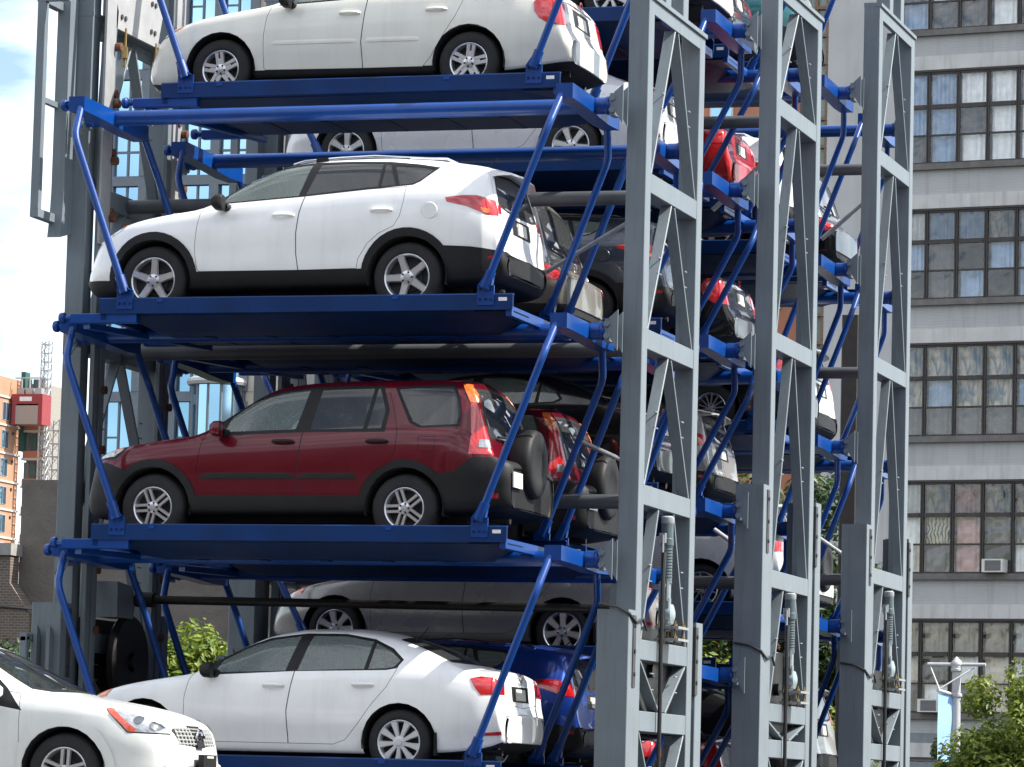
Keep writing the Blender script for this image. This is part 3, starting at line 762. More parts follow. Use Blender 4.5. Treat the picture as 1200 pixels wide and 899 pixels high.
def make_car(key, sp, name, label, cat, paintm, loc, group=None, rz=0., rim=(5,'single'), rims=None, plain=False, glassm=None, lamp=None, mods=None):
    ex_ = sp.get('extra', ()); parts, sp = body_meshes(key, sp)
    root = empty(name, loc, rz, label=label, cat=cat, group=group); kid(root)
    hw = pchip(sp['hw'])
    for pn, me in parts:
        n2 = {'under': 'floor_panel', 'seam': 'door_seal', 'cladding_rear': 'bumper_cladding', 'backlight_frame': 'window_surround'}.get(pn, pn)
        o = link(n2, me, root); kid(o, root)
        m = MATFOR.get(pn)
        if pn in ('rear_door_window','quarter_window') and glassm: m = glassm
        if mods and pn in mods: m = mods[pn]
        if m is None and pn == 'underbody': continue
        if m is None: m = paintm
        if not me.materials: me.materials.append(m)
        o.material_slots[0].link = 'OBJECT'; o.material_slots[0].material = m
    R, r, w = sp['R'], sp['rim'], sp.get('tw', .215)
    hm, tm, rm = wheel_meshes(rim, R, r, w)
    for cx in (0, sp['wb']):
        for sg in (-1, 1):
            wo = link('wheel', hm, root, (cx, sg*(hw(cx)-.035-w/2), R)); kid(wo, root)
            if sg > 0: wo.rotation_euler.z = pi
            wo.rotation_euler.y = random.uniform(-.4, .4) if sp.get('turn', 1) else 0
            kid(link('tyre', tm, wo), wo); ro = kid(link('rim', rm, wo), wo)
    if not plain:
        for x, y in ((sp['seat'][0], -.37), (sp['seat'][0], .37), (sp['seat'][1], -.37), (sp['seat'][1], .37)):
            kid(link('seat', seat_mesh(), root, (x, y, sp.get('seatz', .55))), root)
        if 'sw' not in BODY:
            q = MB(); q.tube([(.18*sin(a)*.35, .18*cos(a), .18*sin(a)) for a in [2*pi*i/20 for i in range(21)]], .014, 8, False)
            q.tube([(0,-.17,0),(0,.17,0)], .014, 6); q.tube([(0,0,0),(-.25,0,-.09)], .025, 6); BODY['sw'] = q.mesh('steering_wheel', INTD)
        kid(link('steering_wheel', BODY['sw'], root, (sp['seat'][0]-.42, -.37, sp.get('dash', .95)+.03)), root)
        for (hx, hz) in sp.get('handles', ()):
            if ('h', paintm.name, sp.get('hblack')) not in BODY:
                q = MB(); q.tube([(-.11,0,0),(-.085,-.022,.003),(0,-.034,.005),(.085,-.022,.003),(.11,0,0)], [.012,.016,.018,.016,.012], 8)
                BODY[('h', paintm.name, sp.get('hblack'))] = q.mesh('door_handle', PLAST if sp.get('hblack') else paintm)
            for sg in (-1, 1):
                o = link('door_handle', BODY[('h', paintm.name, sp.get('hblack'))], root, (hx, sg*(sp.get('yh', hw(hx)-.012)), hz)); kid(o, root)
                if sg > 0: o.rotation_euler.x = pi
        if 'mirror' in sp:
            mx_, mz_ = sp['mirror']; k = ('m', paintm.name, sp.get('mblack'))
            if k not in BODY:
                q = MB(); q.cur = 0
                rr_ = []
                for a, sc in ((-1,.7),(-.7,.95),(0,1),(.7,.93),(1,.6)):
                    rr_.append([(x*(.75+.25*sc)+.012*a, -.1-.1*a, z*sc) for x, z in ((-.05,-.045),(-.02,-.075),(.05,-.08),(.06,-.07),(.062,.06),(.05,.078),(-.01,.075),(-.05,.04))])
                q.add([p for r_ in rr_ for p in r_], [(8*i+j, 8*i+(j+1)%8, 8*i+8+(j+1)%8, 8*i+8+j) for i in range(4) for j in range(8)]+[tuple(range(8)), tuple(range(32,40))])
                q.cur = 1; q.tube([(.05,.1,-.035),(.03,-.0,-.03)], [.045,.04], 8)
                BODY[k] = q.mesh('wing_mirror', [PLAST if sp.get('mblack') else paintm, PLAST], 60)
            for sg in (-1, 1):
                o = link('wing_mirror', BODY[k], root, (mx_, sg*(hw(mx_)+.0), mz_)); kid(o, root)
                if sg > 0: o.scale.y = -1
                o.location.z -= .03
    for ex in ex_: ex(root, sp, paintm)
    return root
# ------------------------------------------------------------ body styles
def rect(a, b, c, d): return [(a, c), (b, c), (b, d), (a, d)]
def text_obj(name, txt, h, m, parent, loc):
    c = bpy.data.curves.new(name, 'FONT'); c.body = txt; c.size = h; c.extrude = .002; c.align_x = 'CENTER'; c.resolution_u = 2
    t = bpy.data.objects.new(name, c); COL.objects.link(t); me = bpy.data.meshes.new_from_object(t); bpy.data.objects.remove(t); me.materials.clear(); me.materials.append(m)
    return link(name, me, parent, loc)
def roof_rails(x0, x1, y, z0, zm, z1, m):
    def f(root, sp, pm):
        q = MB(); q.tube([(x0,-y,z0),(x0+.12,-y,z0+.035),(x0+.5,-y+.005,zm+.02),((x0+x1)/2,-y,zm+.03),(x1-.4,-y,z1+.05),(x1-.1,-y,z1+.035),(x1,-y,z1-.01)], .014, 8)
        for x, z in ((x0+.3, zm-.02), (x1-.55, z1+.0)): q.cur = 1; q.box(x-.06, x+.06, -y-.02, -y+.02, z-.03, z+.045); q.cur = 0
        me = q.mesh('roof_rail', [m, PLAST])
        kid(link('roof_rail', me, root), root); o = kid(link('roof_rail', me, root, (0, 2*y, 0)), root)
    return f
def antenna(x, y, z, dx, dz):
    def f(root, sp, pm):
        q = MB(); q.cyl((x, y, z), (x+dx, y, z+dz), .006, 6); kid(q.build('antenna', PLAST, root), root)
    return f
def spoiler(pts, w, m=None):
    def f(root, sp, pm):
        q = MB(); n = len(pts)
        ys = [-w, -w+.06, -w+.2, 0, w-.2, w-.06, w]; kx = [.55, .85, 1, 1.04, 1, .85, .55]
        x00 = pts[0][0]; vs = [(rx(sp, x00+(p[0]-x00)*k)+.02*(p[0] > 3.5), y, p[1]-.05*abs(y/w)**2.5) for y, k in zip(ys, kx) for p in pts]
        q.add(vs, [(i*n+j, i*n+(j+1) % n, (i+1)*n+(j+1) % n, (i+1)*n+j) for i in range(6) for j in range(n)]+[tuple(range(n)), tuple(range(6*n, 7*n))])
        kid(q.build('rear_spoiler', m or pm, root, sharp=50), root)
    return f
def disc_on_side(name, x, z, r, y, mt=None):
    def f(root, sp, pm):
        q = MB(); q.lathe([(.001,-.003),(r-.006,-.003),(r-.003,0),(r,.006)], (x,-y,z), 'y', 24); q.lathe([(r,.0012),(r+.006,.001)], (x,-y,z), 'y', 24)
        kid(q.build(name, mt or pm, root), root)
    return f
def spare_wheel(x0_, z, R, w, rimcol=None):
    def f(root, sp, pm):
        x = rx(sp, x0_); q = MB(); q.lathe([(.001,w-.012),(R*.45,w-.012),(R*.5,w-.002),(R*.85,w),(R*.93,w-.012),(R*.985,w-.04),(R,w-.075),(R,.04),(R*.93,.0),(.001,0)], (x,-.05,z), 'x', 32)
        o = kid(q.build('spare_wheel', PLAST, root, sharp=60), root)
        if rimcol:
            q = MB(); q.lathe([(R*.76,w-.008),(R*.8,w-.012),(R*.97,w-.05)], (x,-.05,z), 'x', 32); kid(q.build('spare_cover_ring', rimcol, o), o)
    return f
def letters(txt, x, y, z, h, face, m):
    def f(root, sp, pm):
        o = kid(text_obj('lettering', txt, h, m, root, (rx(sp,x), y, z)), root)
        o.rotation_euler = (pi/2, 0, 0) if face == 'S' else (pi/2, 0, pi/2)
    return f
def wiper(xa_, z0, xb_, z1):
    def f(root, sp, pm):
        x0, x1 = rx(sp, xa_), rx(sp, xb_); q = MB(); q.tube([(x0,-.0,z0),(x0+.02,-.25,z0+.05),(x1+.02,-.5,z1)], .012, 6); kid(q.build('wiper', PLAST, root), root)
    return f
def rub_strip(x0, x1, z, h, yf, m=None, name='side_moulding'):
    def f(root, sp, pm):
        hw = pchip(sp['hw']); n = 10; q = MB(); vs = []
        for i in range(n+1):
            x = x0+(x1-x0)*i/n; y = -hw(x)+yf
            e = .35 if i in (0, n) else 1
            for dy, dz in ((.03,-.5),(-.012*e,-.42),(-.016*e,0),(-.012*e,.42),(.03,.5)): vs.append((x, y+dy, z+dz*h))
        q.add(vs, [(i*5+j, i*5+j+1, i*5+j+6, i*5+j+5) for i in range(n) for j in range(4)]+[(0,1,2,3,4), tuple(5*n+k for k in (4,3,2,1,0))])
        me = q.mesh(name, m or pm); kid(link(name, me, root), root)
        o = kid(link(name, me, root), root); o.scale.y = -1
    return f
RAV = dict(sq=(3.4,.56),R=.35, rim=.232, wb=2.66, arch=.405, tum=.46, rb=.12, xr=3.3, xf=-.3, cabin=(.5,3.45), seat=(1.25,2.15), seatz=.62, dash=1.04, clear=.24, scoopz=.62,
 top=[(-.83,.5),(-.815,.6),(-.77,.71),(-.64,.83),(-.45,.915),(-.2,1.0),(.1,1.065),(.42,1.115),(.56,1.165),(.75,1.30),(1.0,1.45),(1.3,1.56),(1.7,1.615),(2.2,1.625),(2.7,1.60),(3.1,1.55),(3.38,1.49),(3.43,1.43),(3.55,1.2),(3.63,1.03),(3.675,.88),(3.70,.74),(3.735,.66),(3.76,.62),(3.77,.60)],
 bot=[(-.83,.32),(-.7,.24),(-.4,.22),(.5,.25),(2.2,.27),(3.2,.3),(3.6,.33),(3.77,.4)],
 hw=[(-.83,.45),(-.8,.58),(-.7,.72),(-.5,.84),(-.2,.9),(.4,.915),(2.6,.92),(3.1,.905),(3.4,.865),(3.55,.81),(3.66,.78),(3.73,.75),(3.76,.72),(3.77,.68)], rbulge=.045,
 belt=[(-.83,.42),(-.6,.72),(-.3,.88),(.1,.96),(.6,1.02),(1.5,1.10),(2.6,1.17),(3.1,1.18),(3.4,1.12),(3.6,.98),(3.66,.86),(3.70,.70),(3.735,.62),(3.77,.565)],
 polys=[('cladding','A',[(-.95,.39),(-.5,.36),(-.4,.36),(-.4,.1),(-.95,.1)]),
  ('cladding','S',[(.36,.43),(2.3,.44),(2.3,.1),(.36,.1)]),
  ('cladding','A',[(2.95,.66),(3.3,.645),(3.9,.6),(3.9,.1),(2.95,.1)]),
  ('cladding','S',circ(0,.36,.475,22,-.25,pi+.25)), ('cladding','S',circ(2.66,.36,.475,22,-.25,pi+.25)),
  ('DELETE','S',circ(0,.35,.405,24)), ('DELETE','S',circ(2.66,.35,.405,24)),
  ('front_door','S',[(.50,1.12),(.46,.9),(.44,.64),(.47,.46),(.49,.43),(1.535,.43),(1.51,.6),(1.51,.8),(1.53,1.0),(1.58,1.2)],.0048),
  ('rear_door','S',[(1.58,1.2),(1.53,1.0),(1.51,.8),(1.51,.6),(1.535,.43),(2.14,.44),(2.16,.54),(2.25,.68),(2.37,.78),(2.52,.85),(2.58,.95),(2.61,1.1),(2.62,1.25)],.0048),
  ('tailgate','R',[(-.73,.64),(-.76,.9),(-.72,1.1),(-.62,1.45),(0,1.47),(0,.58),(-.6,.6)],.0048),
  ('backlight_frame','R',[(-.65,1.07),(-.6,1.25),(-.53,1.42),(0,1.45),(0,1.03),(-.4,1.035)]), ('rear_window','R',[(-.6,1.09),(-.56,1.25),(-.5,1.39),(0,1.42),(0,1.06),(-.4,1.06)]),
  ('windshield','F',[(0,1.18),(0,1.52),(-.52,1.5),(-.6,1.38),(-.7,1.2),(-.6,1.19)],.03,'windshield_seal',(.45,1.35)),
  ('window_frame','S',[(.57,1.1),(.64,1.2),(.9,1.39),(1.15,1.485),(1.4,1.525),(1.62,1.54),(2.0,1.54),(2.4,1.525),(2.7,1.49),(2.93,1.45),(2.82,1.36),(2.75,1.3),(2.68,1.265),(2.5,1.25),(1.55,1.165)]),
  ('window','S',[(.70,1.125),(.76,1.25),(.95,1.385),(1.2,1.475),(1.4,1.505),(1.58,1.515),(1.5,1.18)]),
  ('rear_door_window','S',[(1.67,1.515),(2.0,1.52),(2.33,1.51),(2.32,1.26),(1.57,1.19)]), ('rear_door_window.2','S',[(2.355,1.505),(2.41,1.495),(2.50,1.27),(2.35,1.262)]),
  ('quarter_window','S',[(2.46,1.48),(2.7,1.465),(2.88,1.435),(2.78,1.35),(2.71,1.3),(2.65,1.28),(2.54,1.27)]),
  ('tail_light','S',[(3.03,1.13),(3.2,1.15),(3.34,1.15),(3.7,1.09),(3.7,.96),(3.46,.96),(3.4,.98),(3.25,1.04),(3.05,1.085)]),
  ('tail_light','R',[(-1,.97),(-.62,.99),(-.6,1.08),(-.72,1.12),(-1,1.13)],0,'seam',(3.58,3.9)),
  ('amber_lens','S',[(3.38,1.03),(3.5,1.02),(3.5,.975),(3.4,.985)]),
  ('headlight','S',[(-.72,.74),(-.52,.86),(-.3,.955),(-.36,.86),(-.5,.79)]), ('amber_lens.2','S',[(-.42,.9),(-.28,.965),(-.33,.89)]),
  ('plate_recess','R',[(-.3,.83),(-.3,1.0),(0,1.0),(0,.83)]), ('number_plate','R',[(-.15,.85),(-.15,.97),(0,.97),(0,.85)]),
  ('reflector','S',[(3.5,.535),(3.65,.53),(3.65,.57),(3.5,.575)])],
 handles=[(1.37,.975),(2.39,1.01)], mirror=(.72,1.13), mblack=True)
RAV['extra'] = [roof_rails(1.35,3.05,.585,1.53,1.57,1.52,CHROME), antenna(3.2,-.1,1.53,.12,.1),
  spoiler([(3.28,1.515),(3.62,1.455),(3.64,1.43),(3.55,1.42),(3.38,1.44)],.6), disc_on_side('fuel_door',2.88,1.0,.085,.912),
  letters('XLE', 3.68,-.5,.72,.07,'R',CHROME)]

def plate(x, y, z, tilt=0., w=.3, h=.15, name='number_plate', m=None, rz=0.):
    def f(root, sp, pm):
        q = MB(); q.box(-.006, .006, -w/2, w/2, -h/2, h/2); me = q.mesh(name, m or PLATE)
        o = kid(link(name, me, root, (rx(sp,x), y, z)), root); o.rotation_euler = (0, tilt, rz)
    return f
def badge(x0_, y, z, r, txt=None, m=CHROME):
    def f(root, sp, pm):
        x = rx(sp, x0_); q = MB(); q.lathe([(r*.82,.0),(r*.85,.008),(r*.97,.008),(r,0)], (x, y, z), 'x', 20)
        if txt:
            for pts in txt:
                q.tube([(x+.004, y+a*r, z+b*r) for a, b in pts], r*.09, 5)
        kid(q.build('badge', m, root), root)
    return f
def flap(x, y, z0, z1):
    def f(root, sp, pm):
        q = MB(); q.box(x-.012, x+.012, -y, -y+.2, z0, z1); me = q.mesh('mud_flap', PLAST)
        kid(link('mud_flap', me, root), root); o = kid(link('mud_flap', me, root), root); o.scale.y = -1
    return f
def exhaust(x0_, y, z):
    def f(root, sp, pm):
        x = rx(sp, x0_); q = MB(); q.tube([(x-.3,y,z+.03),(x,y,z)], .035, 10); q.tube([(x-.9,y,z+.05),(x-.3,y,z+.05)], .09, 10); kid(q.build('exhaust_pipe', mat('exhaust', (.12,.11,.1), .4, .8), root), root)
    return f
CRV = dict(sq=(3.3,.80),R=.336, rim=.203, wb=2.62, arch=.40, tum=.35, rb=.085, xr=3.2, xf=-.3, cabin=(.5,3.4), seat=(1.2,2.05), seatz=.66, dash=1.02, clear=.24, hblack=True, scoopz=.55,
 top=[(-.80,.5),(-.79,.66),(-.76,.79),(-.68,.88),(-.5,.95),(-.25,1.0),(.05,1.05),(.4,1.11),(.5,1.15),(.7,1.28),(1.0,1.48),(1.2,1.58),(1.6,1.635),(2.2,1.655),(2.8,1.655),(3.1,1.645),(3.2,1.61),(3.27,1.52),(3.4,1.2),(3.48,1.0),(3.53,.88),(3.58,.84),(3.66,.82),(3.73,.79),(3.75,.76)],
 bot=[(-.80,.3),(-.6,.24),(.5,.27),(2.2,.28),(3.2,.3),(3.75,.36)],
 hw=[(-.80,.48),(-.77,.6),(-.68,.74),(-.5,.83),(-.2,.875),(.4,.885),(2.6,.89),(3.1,.88),(3.3,.86),(3.45,.83),(3.6,.815),(3.7,.78),(3.74,.74),(3.75,.72)], rbulge=.02,
 belt=[(-.80,.45),(-.6,.78),(-.3,.9),(.1,.96),(.6,1.0),(1.5,1.04),(2.6,1.09),(3.1,1.08),(3.3,1.0),(3.5,.86),(3.6,.80),(3.7,.77),(3.75,.72)],
 polys=[('cladding','A',[(-.95,.78),(-.5,.775),(-.3,.7),(-.3,.1),(-.95,.1)]), ('cladding','S',[(.36,.455),(2.3,.455),(2.3,.1),(.36,.1)]),
  ('cladding','A',[(2.9,.67),(3.12,.69),(3.3,.835),(3.5,.835),(3.9,.80),(3.9,.1),(2.9,.1)]),
  ('cladding','S',circ(0,.34,.47,22,-.3,pi+.3)), ('cladding','S',circ(2.62,.34,.47,22,-.3,pi+.3)),
  ('DELETE','S',circ(0,.34,.395,24)), ('DELETE','S',circ(2.62,.34,.395,24)),
  ('front_door','S',[(.54,1.12),(.49,.95),(.465,.72),(.47,.50),(.48,.475),(1.52,.475),(1.515,.72),(1.54,1.0),(1.57,1.2)],.0048),
  ('rear_door','S',[(1.57,1.2),(1.54,1.0),(1.515,.72),(1.52,.475),(2.16,.475),(2.22,.6),(2.33,.7),(2.47,.77),(2.52,.9),(2.53,1.08),(2.47,1.3),(2.40,1.48)],.0048),
  ('fuel_door','S',rect(2.75,2.92,.89,1.035),.0035),
  ('tailgate','R',[(-.74,.82),(-.72,1.1),(-.6,1.6),(0,1.61),(0,.8)],.0048),
  ('backlight_frame','R',[(-.68,1.04),(-.56,1.53),(0,1.56),(0,1.0)]), ('rear_window','R',[(-.62,1.07),(-.52,1.5),(0,1.53),(0,1.04)]),
  ('windshield','F',[(0,1.16),(0,1.54),(-.54,1.52),(-.62,1.38),(-.7,1.2),(-.6,1.17)],.03,'windshield_seal',(.4,1.3)),
  ('window_frame','S',[(.60,1.04),(.68,1.2),(.93,1.4),(1.25,1.5),(1.6,1.545),(2.0,1.555),(2.32,1.555),(2.42,1.3),(2.40,1.08),(1.55,1.08)]),
  ('window','S',[(.72,1.085),(.78,1.24),(.98,1.39),(1.28,1.48),(1.56,1.515),(1.47,1.11)]),
  ('rear_door_window','S',[(1.69,1.525),(2.23,1.53),(2.17,1.115),(1.61,1.11)]), ('rear_door_window.2','S',[(2.265,1.53),(2.29,1.525),(2.375,1.3),(2.355,1.12),(2.21,1.115)]),
  ('window_frame.2','S',[(2.44,1.535),(2.9,1.565),(3.05,1.56),(3.12,1.42),(3.16,1.25),(3.15,1.135),(2.75,1.12),(2.64,1.17)]),
  ('quarter_window','S',[(2.48,1.515),(2.9,1.545),(3.03,1.54),(3.09,1.41),(3.13,1.25),(3.125,1.16),(2.76,1.145),(2.67,1.19)]),
  ('tail_light','S',[(3.22,1.38),(3.4,1.38),(3.7,1.0),(3.7,.865),(3.26,.865),(3.27,1.05)]), ('tail_light','R',[(-1,.865),(-.72,.865),(-.7,1.08),(-.62,1.38),(-1,1.38)],0,'seam',(3.4,3.9)),
  ('amber_lens.3','S',[(3.12,1.565),(3.3,1.565),(3.4,1.38),(3.22,1.38)]), ('amber_lens.3','R',[(-1,1.38),(-.62,1.38),(-.585,1.56),(-1,1.57)],0,'seam',(3.3,3.9)),
  ('headlight','S',[(-.72,.80),(-.6,.90),(-.42,.965),(-.27,.985),(-.33,.88),(-.42,.81)],.032,'lamp_surround'), ('amber_lens.4','S',[(-.42,.935),(-.335,.95),(-.37,.895),(-.45,.88)]),
  ('clear_lens','S',[(3.36,.93),(3.5,.93),(3.5,1.01),(3.36,1.01)]), ('reflector','S',[(3.52,.44),(3.62,.44),(3.62,.49),(3.52,.49)])],
 handles=[(1.36,.985),(2.33,.985)], mirror=(.70,1.13))
CRV['offs'] = dict(clear_lens=.009); MATFOR['clear_lens'] = CLR
CRV['extra'] = [rub_strip(.48,1.5,.648,.07,.014,PLAST), rub_strip(1.53,2.13,.648,.065,.014,PLAST), spare_wheel(3.56,.83,.345,.235), plate(3.778,-.58,.63,-.03), wiper(3.50,1.02,3.46,1.06)]
CRVB = dict(CRV); CRVB['extra'] = [rub_strip(.48,1.5,.648,.07,.014,PLAST), rub_strip(1.53,2.13,.648,.065,.014,PLAST), spare_wheel(3.56,.83,.345,.235,mat('pale_trim_ring', (.5,.45,.36), .3, .5)), plate(3.778,-.58,.63,-.03)]
BOX = dict(CRV); BOX['polys'] = [p for p in CRV['polys'] if not p[0].startswith(('tail_light','amber','clear'))]+[
  ('tail_light','S',[(3.33,.70),(3.33,.86),(3.7,.86),(3.7,.70)]), ('tail_light','R',[(-1,.70),(-.7,.70),(-.7,.86),(-1,.86)]),
  ('clear_lens','S',[(3.3,.88),(3.3,1.08),(3.7,1.04),(3.7,.88)]), ('clear_lens','R',[(-1,.88),(-.74,.88),(-.73,1.04),(-1,1.06)]),
  ('body','A',[(2.9,.67),(3.12,.69),(3.3,.835),(3.5,.835),(3.9,.80),(3.9,.45),(2.9,.45)]), ('tail_light','R',[(-1,.70),(-.7,.70),(-.7,.84),(-1,.84)])]
BOX['extra'] = [plate(3.75,0,.68,-.1), wiper(3.50,1.02,3.46,1.06), badge(3.6,0,.92,.05)]
BOXS = dict(BOX); BOXS['extra'] = [plate(3.745,-.56,.66,-.1), spare_wheel(3.56,.83,.345,.235)]
JET = dict(sq=(3.4,.70),R=.318, rim=.216, wb=2.65, arch=.375, tum=.5, rb=.14, xr=2.5, xf=-.3, cabin=(.5,3.2), seat=(1.15,2.0), seatz=.45, dash=.9, clear=.17, scoopz=.36, scoop=.016,
 top=[(-.87,.42),(-.865,.52),(-.83,.62),(-.7,.72),(-.5,.795),(-.2,.875),(.1,.93),(.4,.98),(.5,1.01),(.7,1.13),(1.0,1.29),(1.25,1.385),(1.6,1.43),(2.0,1.43),(2.4,1.385),(2.75,1.29),(3.05,1.17),(3.25,1.085),(3.35,1.06),(3.5,1.045),(3.62,1.02),(3.67,.96),(3.69,.82),(3.71,.72),(3.74,.66),(3.76,.63),(3.77,.61)],
 bot=[(-.87,.26),(-.6,.19),(.5,.19),(2.2,.19),(3.1,.22),(3.5,.27),(3.77,.34)],
 hw=[(-.87,.42),(-.83,.56),(-.7,.71),(-.5,.805),(-.2,.865),(.4,.885),(2.6,.89),(3.1,.875),(3.4,.835),(3.6,.78),(3.7,.755),(3.74,.73),(3.76,.70),(3.77,.66)], rbulge=.045,
 belt=[(-.87,.38),(-.6,.66),(-.2,.79),(.3,.87),(.7,.92),(1.5,.965),(2.6,1.0),(3.0,.99),(3.3,.95),(3.6,.93),(3.68,.83),(3.71,.68),(3.74,.62),(3.77,.575)],
 polys=[('DELETE','S',circ(0,.322,.375,24)), ('DELETE','S',circ(2.65,.322,.375,24)),
  ('front_door','S',[(.54,1.04),(.46,.87),(.43,.72),(.43,.33),(.46,.285),(1.515,.285),(1.50,.6),(1.535,.85),(1.57,1.03)],.0048),
  ('rear_door','S',[(1.57,1.03),(1.535,.85),(1.50,.6),(1.515,.285),(1.98,.285),(2.1,.33),(2.23,.48),(2.36,.66),(2.52,.85),(2.6,1.0),(2.62,1.06)],.0048),
  ('trunk_lid','R',[(-.56,1.03),(-.55,.72),(0,.68),(0,1.045)],.005), 
  ('rear_window','R',[(-.66,1.10),(-.57,1.25),(-.50,1.355),(0,1.375),(0,1.085)],.015,'backlight_frame',(2.4,3.4)),
  ('windshield','F',[(0,1.03),(0,1.345),(-.5,1.33),(-.58,1.2),(-.66,1.05),(-.5,1.04)],.03,'windshield_seal',(.4,1.35)),
  ('window_frame','S',[(.58,.93),(.66,1.06),(.93,1.21),(1.22,1.315),(1.6,1.365),(2.0,1.365),(2.32,1.315),(2.53,1.225),(2.66,1.115),(2.6,1.03),(2.5,1.01),(1.55,.985)]),
  ('window','S',[(.72,.965),(.78,1.085),(1.0,1.215),(1.27,1.305),(1.55,1.34),(1.46,.99)]),
  ('rear_door_window','S',[(1.67,1.345),(2.0,1.345),(2.31,1.295),(2.27,1.02),(1.58,.995)]), ('rear_door_window.2','S',[(2.345,1.28),(2.51,1.205),(2.625,1.11),(2.57,1.045),(2.5,1.03),(2.31,1.022)]),
  ('tail_light','S',[(3.34,.945),(3.45,.968),(3.6,.96),(3.72,.925),(3.8,.88),(3.8,.80),(3.47,.79),(3.39,.86)]), ('tail_light','R',[(-1,.79),(-.53,.80),(-.5,.93),(-1,.955)],0,'seam',(3.62,3.9)),
  ('headlight','S',[(-.82,.62),(-.68,.70),(-.5,.775),(-.36,.79),(-.42,.71),(-.6,.64)]), ('amber_lens','S',[(-.5,.765),(-.37,.785),(-.42,.71),(-.52,.69)]),
  ('plate_recess','R',[(-.28,.74),(-.28,.89),(0,.89),(0,.74)]), ('number_plate','R',[(-.15,.755),(-.15,.865),(0,.865),(0,.755)]),
  ('reflector','S',[(3.5,.40),(3.74,.41),(3.74,.445),(3.5,.425)])],
 handles=[(1.36,.845),(2.28,.865)], mirror=(.70,1.01), mblack=True)
JET['extra'] = [flap(3.02,.86,.2,.42), badge(3.69,0,.965,.052,[[(-.5,.6),(0,-.1),(.5,.6)],[(-.7,.2),(-.35,-.65),(0,-.05),(.35,-.65),(.7,.2)]]), exhaust(3.6,-.45,.26), antenna(2.55,0,1.35,.1,.12)]
SED = dict(JET); SED['extra'] = [plate(3.74,0,.56,-.2)]
MAL = dict(sq=(3.4,.79),R=.322, rim=.2, wb=2.69, arch=.38, tum=.5, rb=.14, xr=2.6, xf=-.3, cabin=(.5,3.2), seat=(1.2,2.05), seatz=.45, dash=.95, clear=.17, scoopz=.4, scoop=.01,
 top=[(-.92,.42),(-.915,.52),(-.88,.63),(-.75,.75),(-.55,.84),(-.3,.9),(0,.95),(.35,1.0),(.5,1.03),(.75,1.16),(1.1,1.35),(1.4,1.43),(1.8,1.46),(2.2,1.45),(2.6,1.37),(3.0,1.22),(3.2,1.13),(3.45,1.1),(3.6,1.06),(3.66,.97),(3.70,.8),(3.73,.70),(3.78,.63),(3.81,.60),(3.82,.58)],
 bot=[(-.92,.24),(-.6,.18),(.5,.21),(2.2,.21),(3.0,.22),(3.3,.25),(3.6,.3),(3.82,.33)],
 hw=[(-.92,.42),(-.88,.58),(-.75,.73),(-.5,.825),(-.2,.875),(.4,.885),(2.6,.89),(3.1,.88),(3.4,.845),(3.6,.80),(3.7,.77),(3.78,.73),(3.81,.70),(3.82,.68)], rbulge=.025,
 belt=[(-.92,.38),(-.6,.7),(-.2,.83),(.3,.91),(.7,.96),(1.5,1.0),(2.6,1.03),(3.0,1.03),(3.3,1.0),(3.6,.97),(3.68,.84),(3.73,.66),(3.78,.59),(3.82,.545)],
 polys=[('cladding','S',[(.36,.30),(2.33,.30),(2.33,.1),(.36,.1)]), ('DELETE','S',circ(0,.325,.385,24)), ('DELETE','S',circ(2.69,.325,.385,24)),
  ('front_door','S',[(.58,1.06),(.50,.85),(.475,.65),(.475,.33),(.49,.30),(1.555,.29),(1.54,.56),(1.57,.85),(1.6,1.07)],.0048),
  ('rear_door','S',[(1.6,1.07),(1.57,.85),(1.54,.56),(1.555,.29),(2.2,.29),(2.28,.38),(2.42,.6),(2.55,.8),(2.62,.95),(2.66,1.1)],.0048),
  ('trunk_lid','R',[(-.6,1.07),(-.58,.76),(0,.7),(0,1.1)],.005),
  ('rear_window','R',[(-.64,1.15),(-.5,1.38),(0,1.4),(0,1.13)],.015,'backlight_frame',(2.4,3.3)),
  ('windshield','F',[(0,1.06),(0,1.38),(-.5,1.36),(-.66,1.07),(-.5,1.06)],.03,'windshield_seal',(.4,1.5)),
  ('window_frame','S',[(.62,.97),(.70,1.08),(1.0,1.25),(1.3,1.34),(1.65,1.39),(2.05,1.38),(2.4,1.32),(2.6,1.21),(2.68,1.1),(2.6,1.05),(1.6,1.02)]),
  ('window','S',[(.76,1.0),(.8,1.09),(1.05,1.24),(1.32,1.325),(1.6,1.365),(1.52,1.035)]), ('rear_door_window','S',[(1.70,1.37),(2.05,1.36),(2.38,1.3),(2.36,1.06),(1.63,1.04)]), ('rear_door_window.2','S',[(2.41,1.28),(2.57,1.2),(2.64,1.11),(2.58,1.075),(2.4,1.065)]),
  ('tail_light','S',[(3.37,.83),(3.36,.92),(3.42,1.0),(3.7,1.0),(3.8,.69),(3.55,.70),(3.42,.76)]), ('tail_light','R',[(-1,.69),(-.62,.70),(-.58,.96),(-1,1.0)],0,'seam',(3.6,3.9)),
  ('headlight','S',[(-.80,.69),(-.62,.79),(-.42,.865),(-.385,.86),(-.48,.78),(-.66,.69)],.01,'lamp_surround'), ('amber_lens','S',[(-.56,.80),(-.405,.86),(-.46,.785),(-.58,.74)]),
  ('grille_bar','R',[(-.5,.965),(-.5,1.0),(0,1.0),(0,.965)],0,'seam',(3.4,3.9)),
  ('plate_recess','R',[(-.3,.76),(-.3,.95),(0,.95),(0,.76)]), ('number_plate','R',[(-.15,.775),(-.15,.9),(0,.9),(0,.775)])],
 handles=[(1.41,.86),(2.34,.87)], mirror=(.74,1.03), mblack=True)
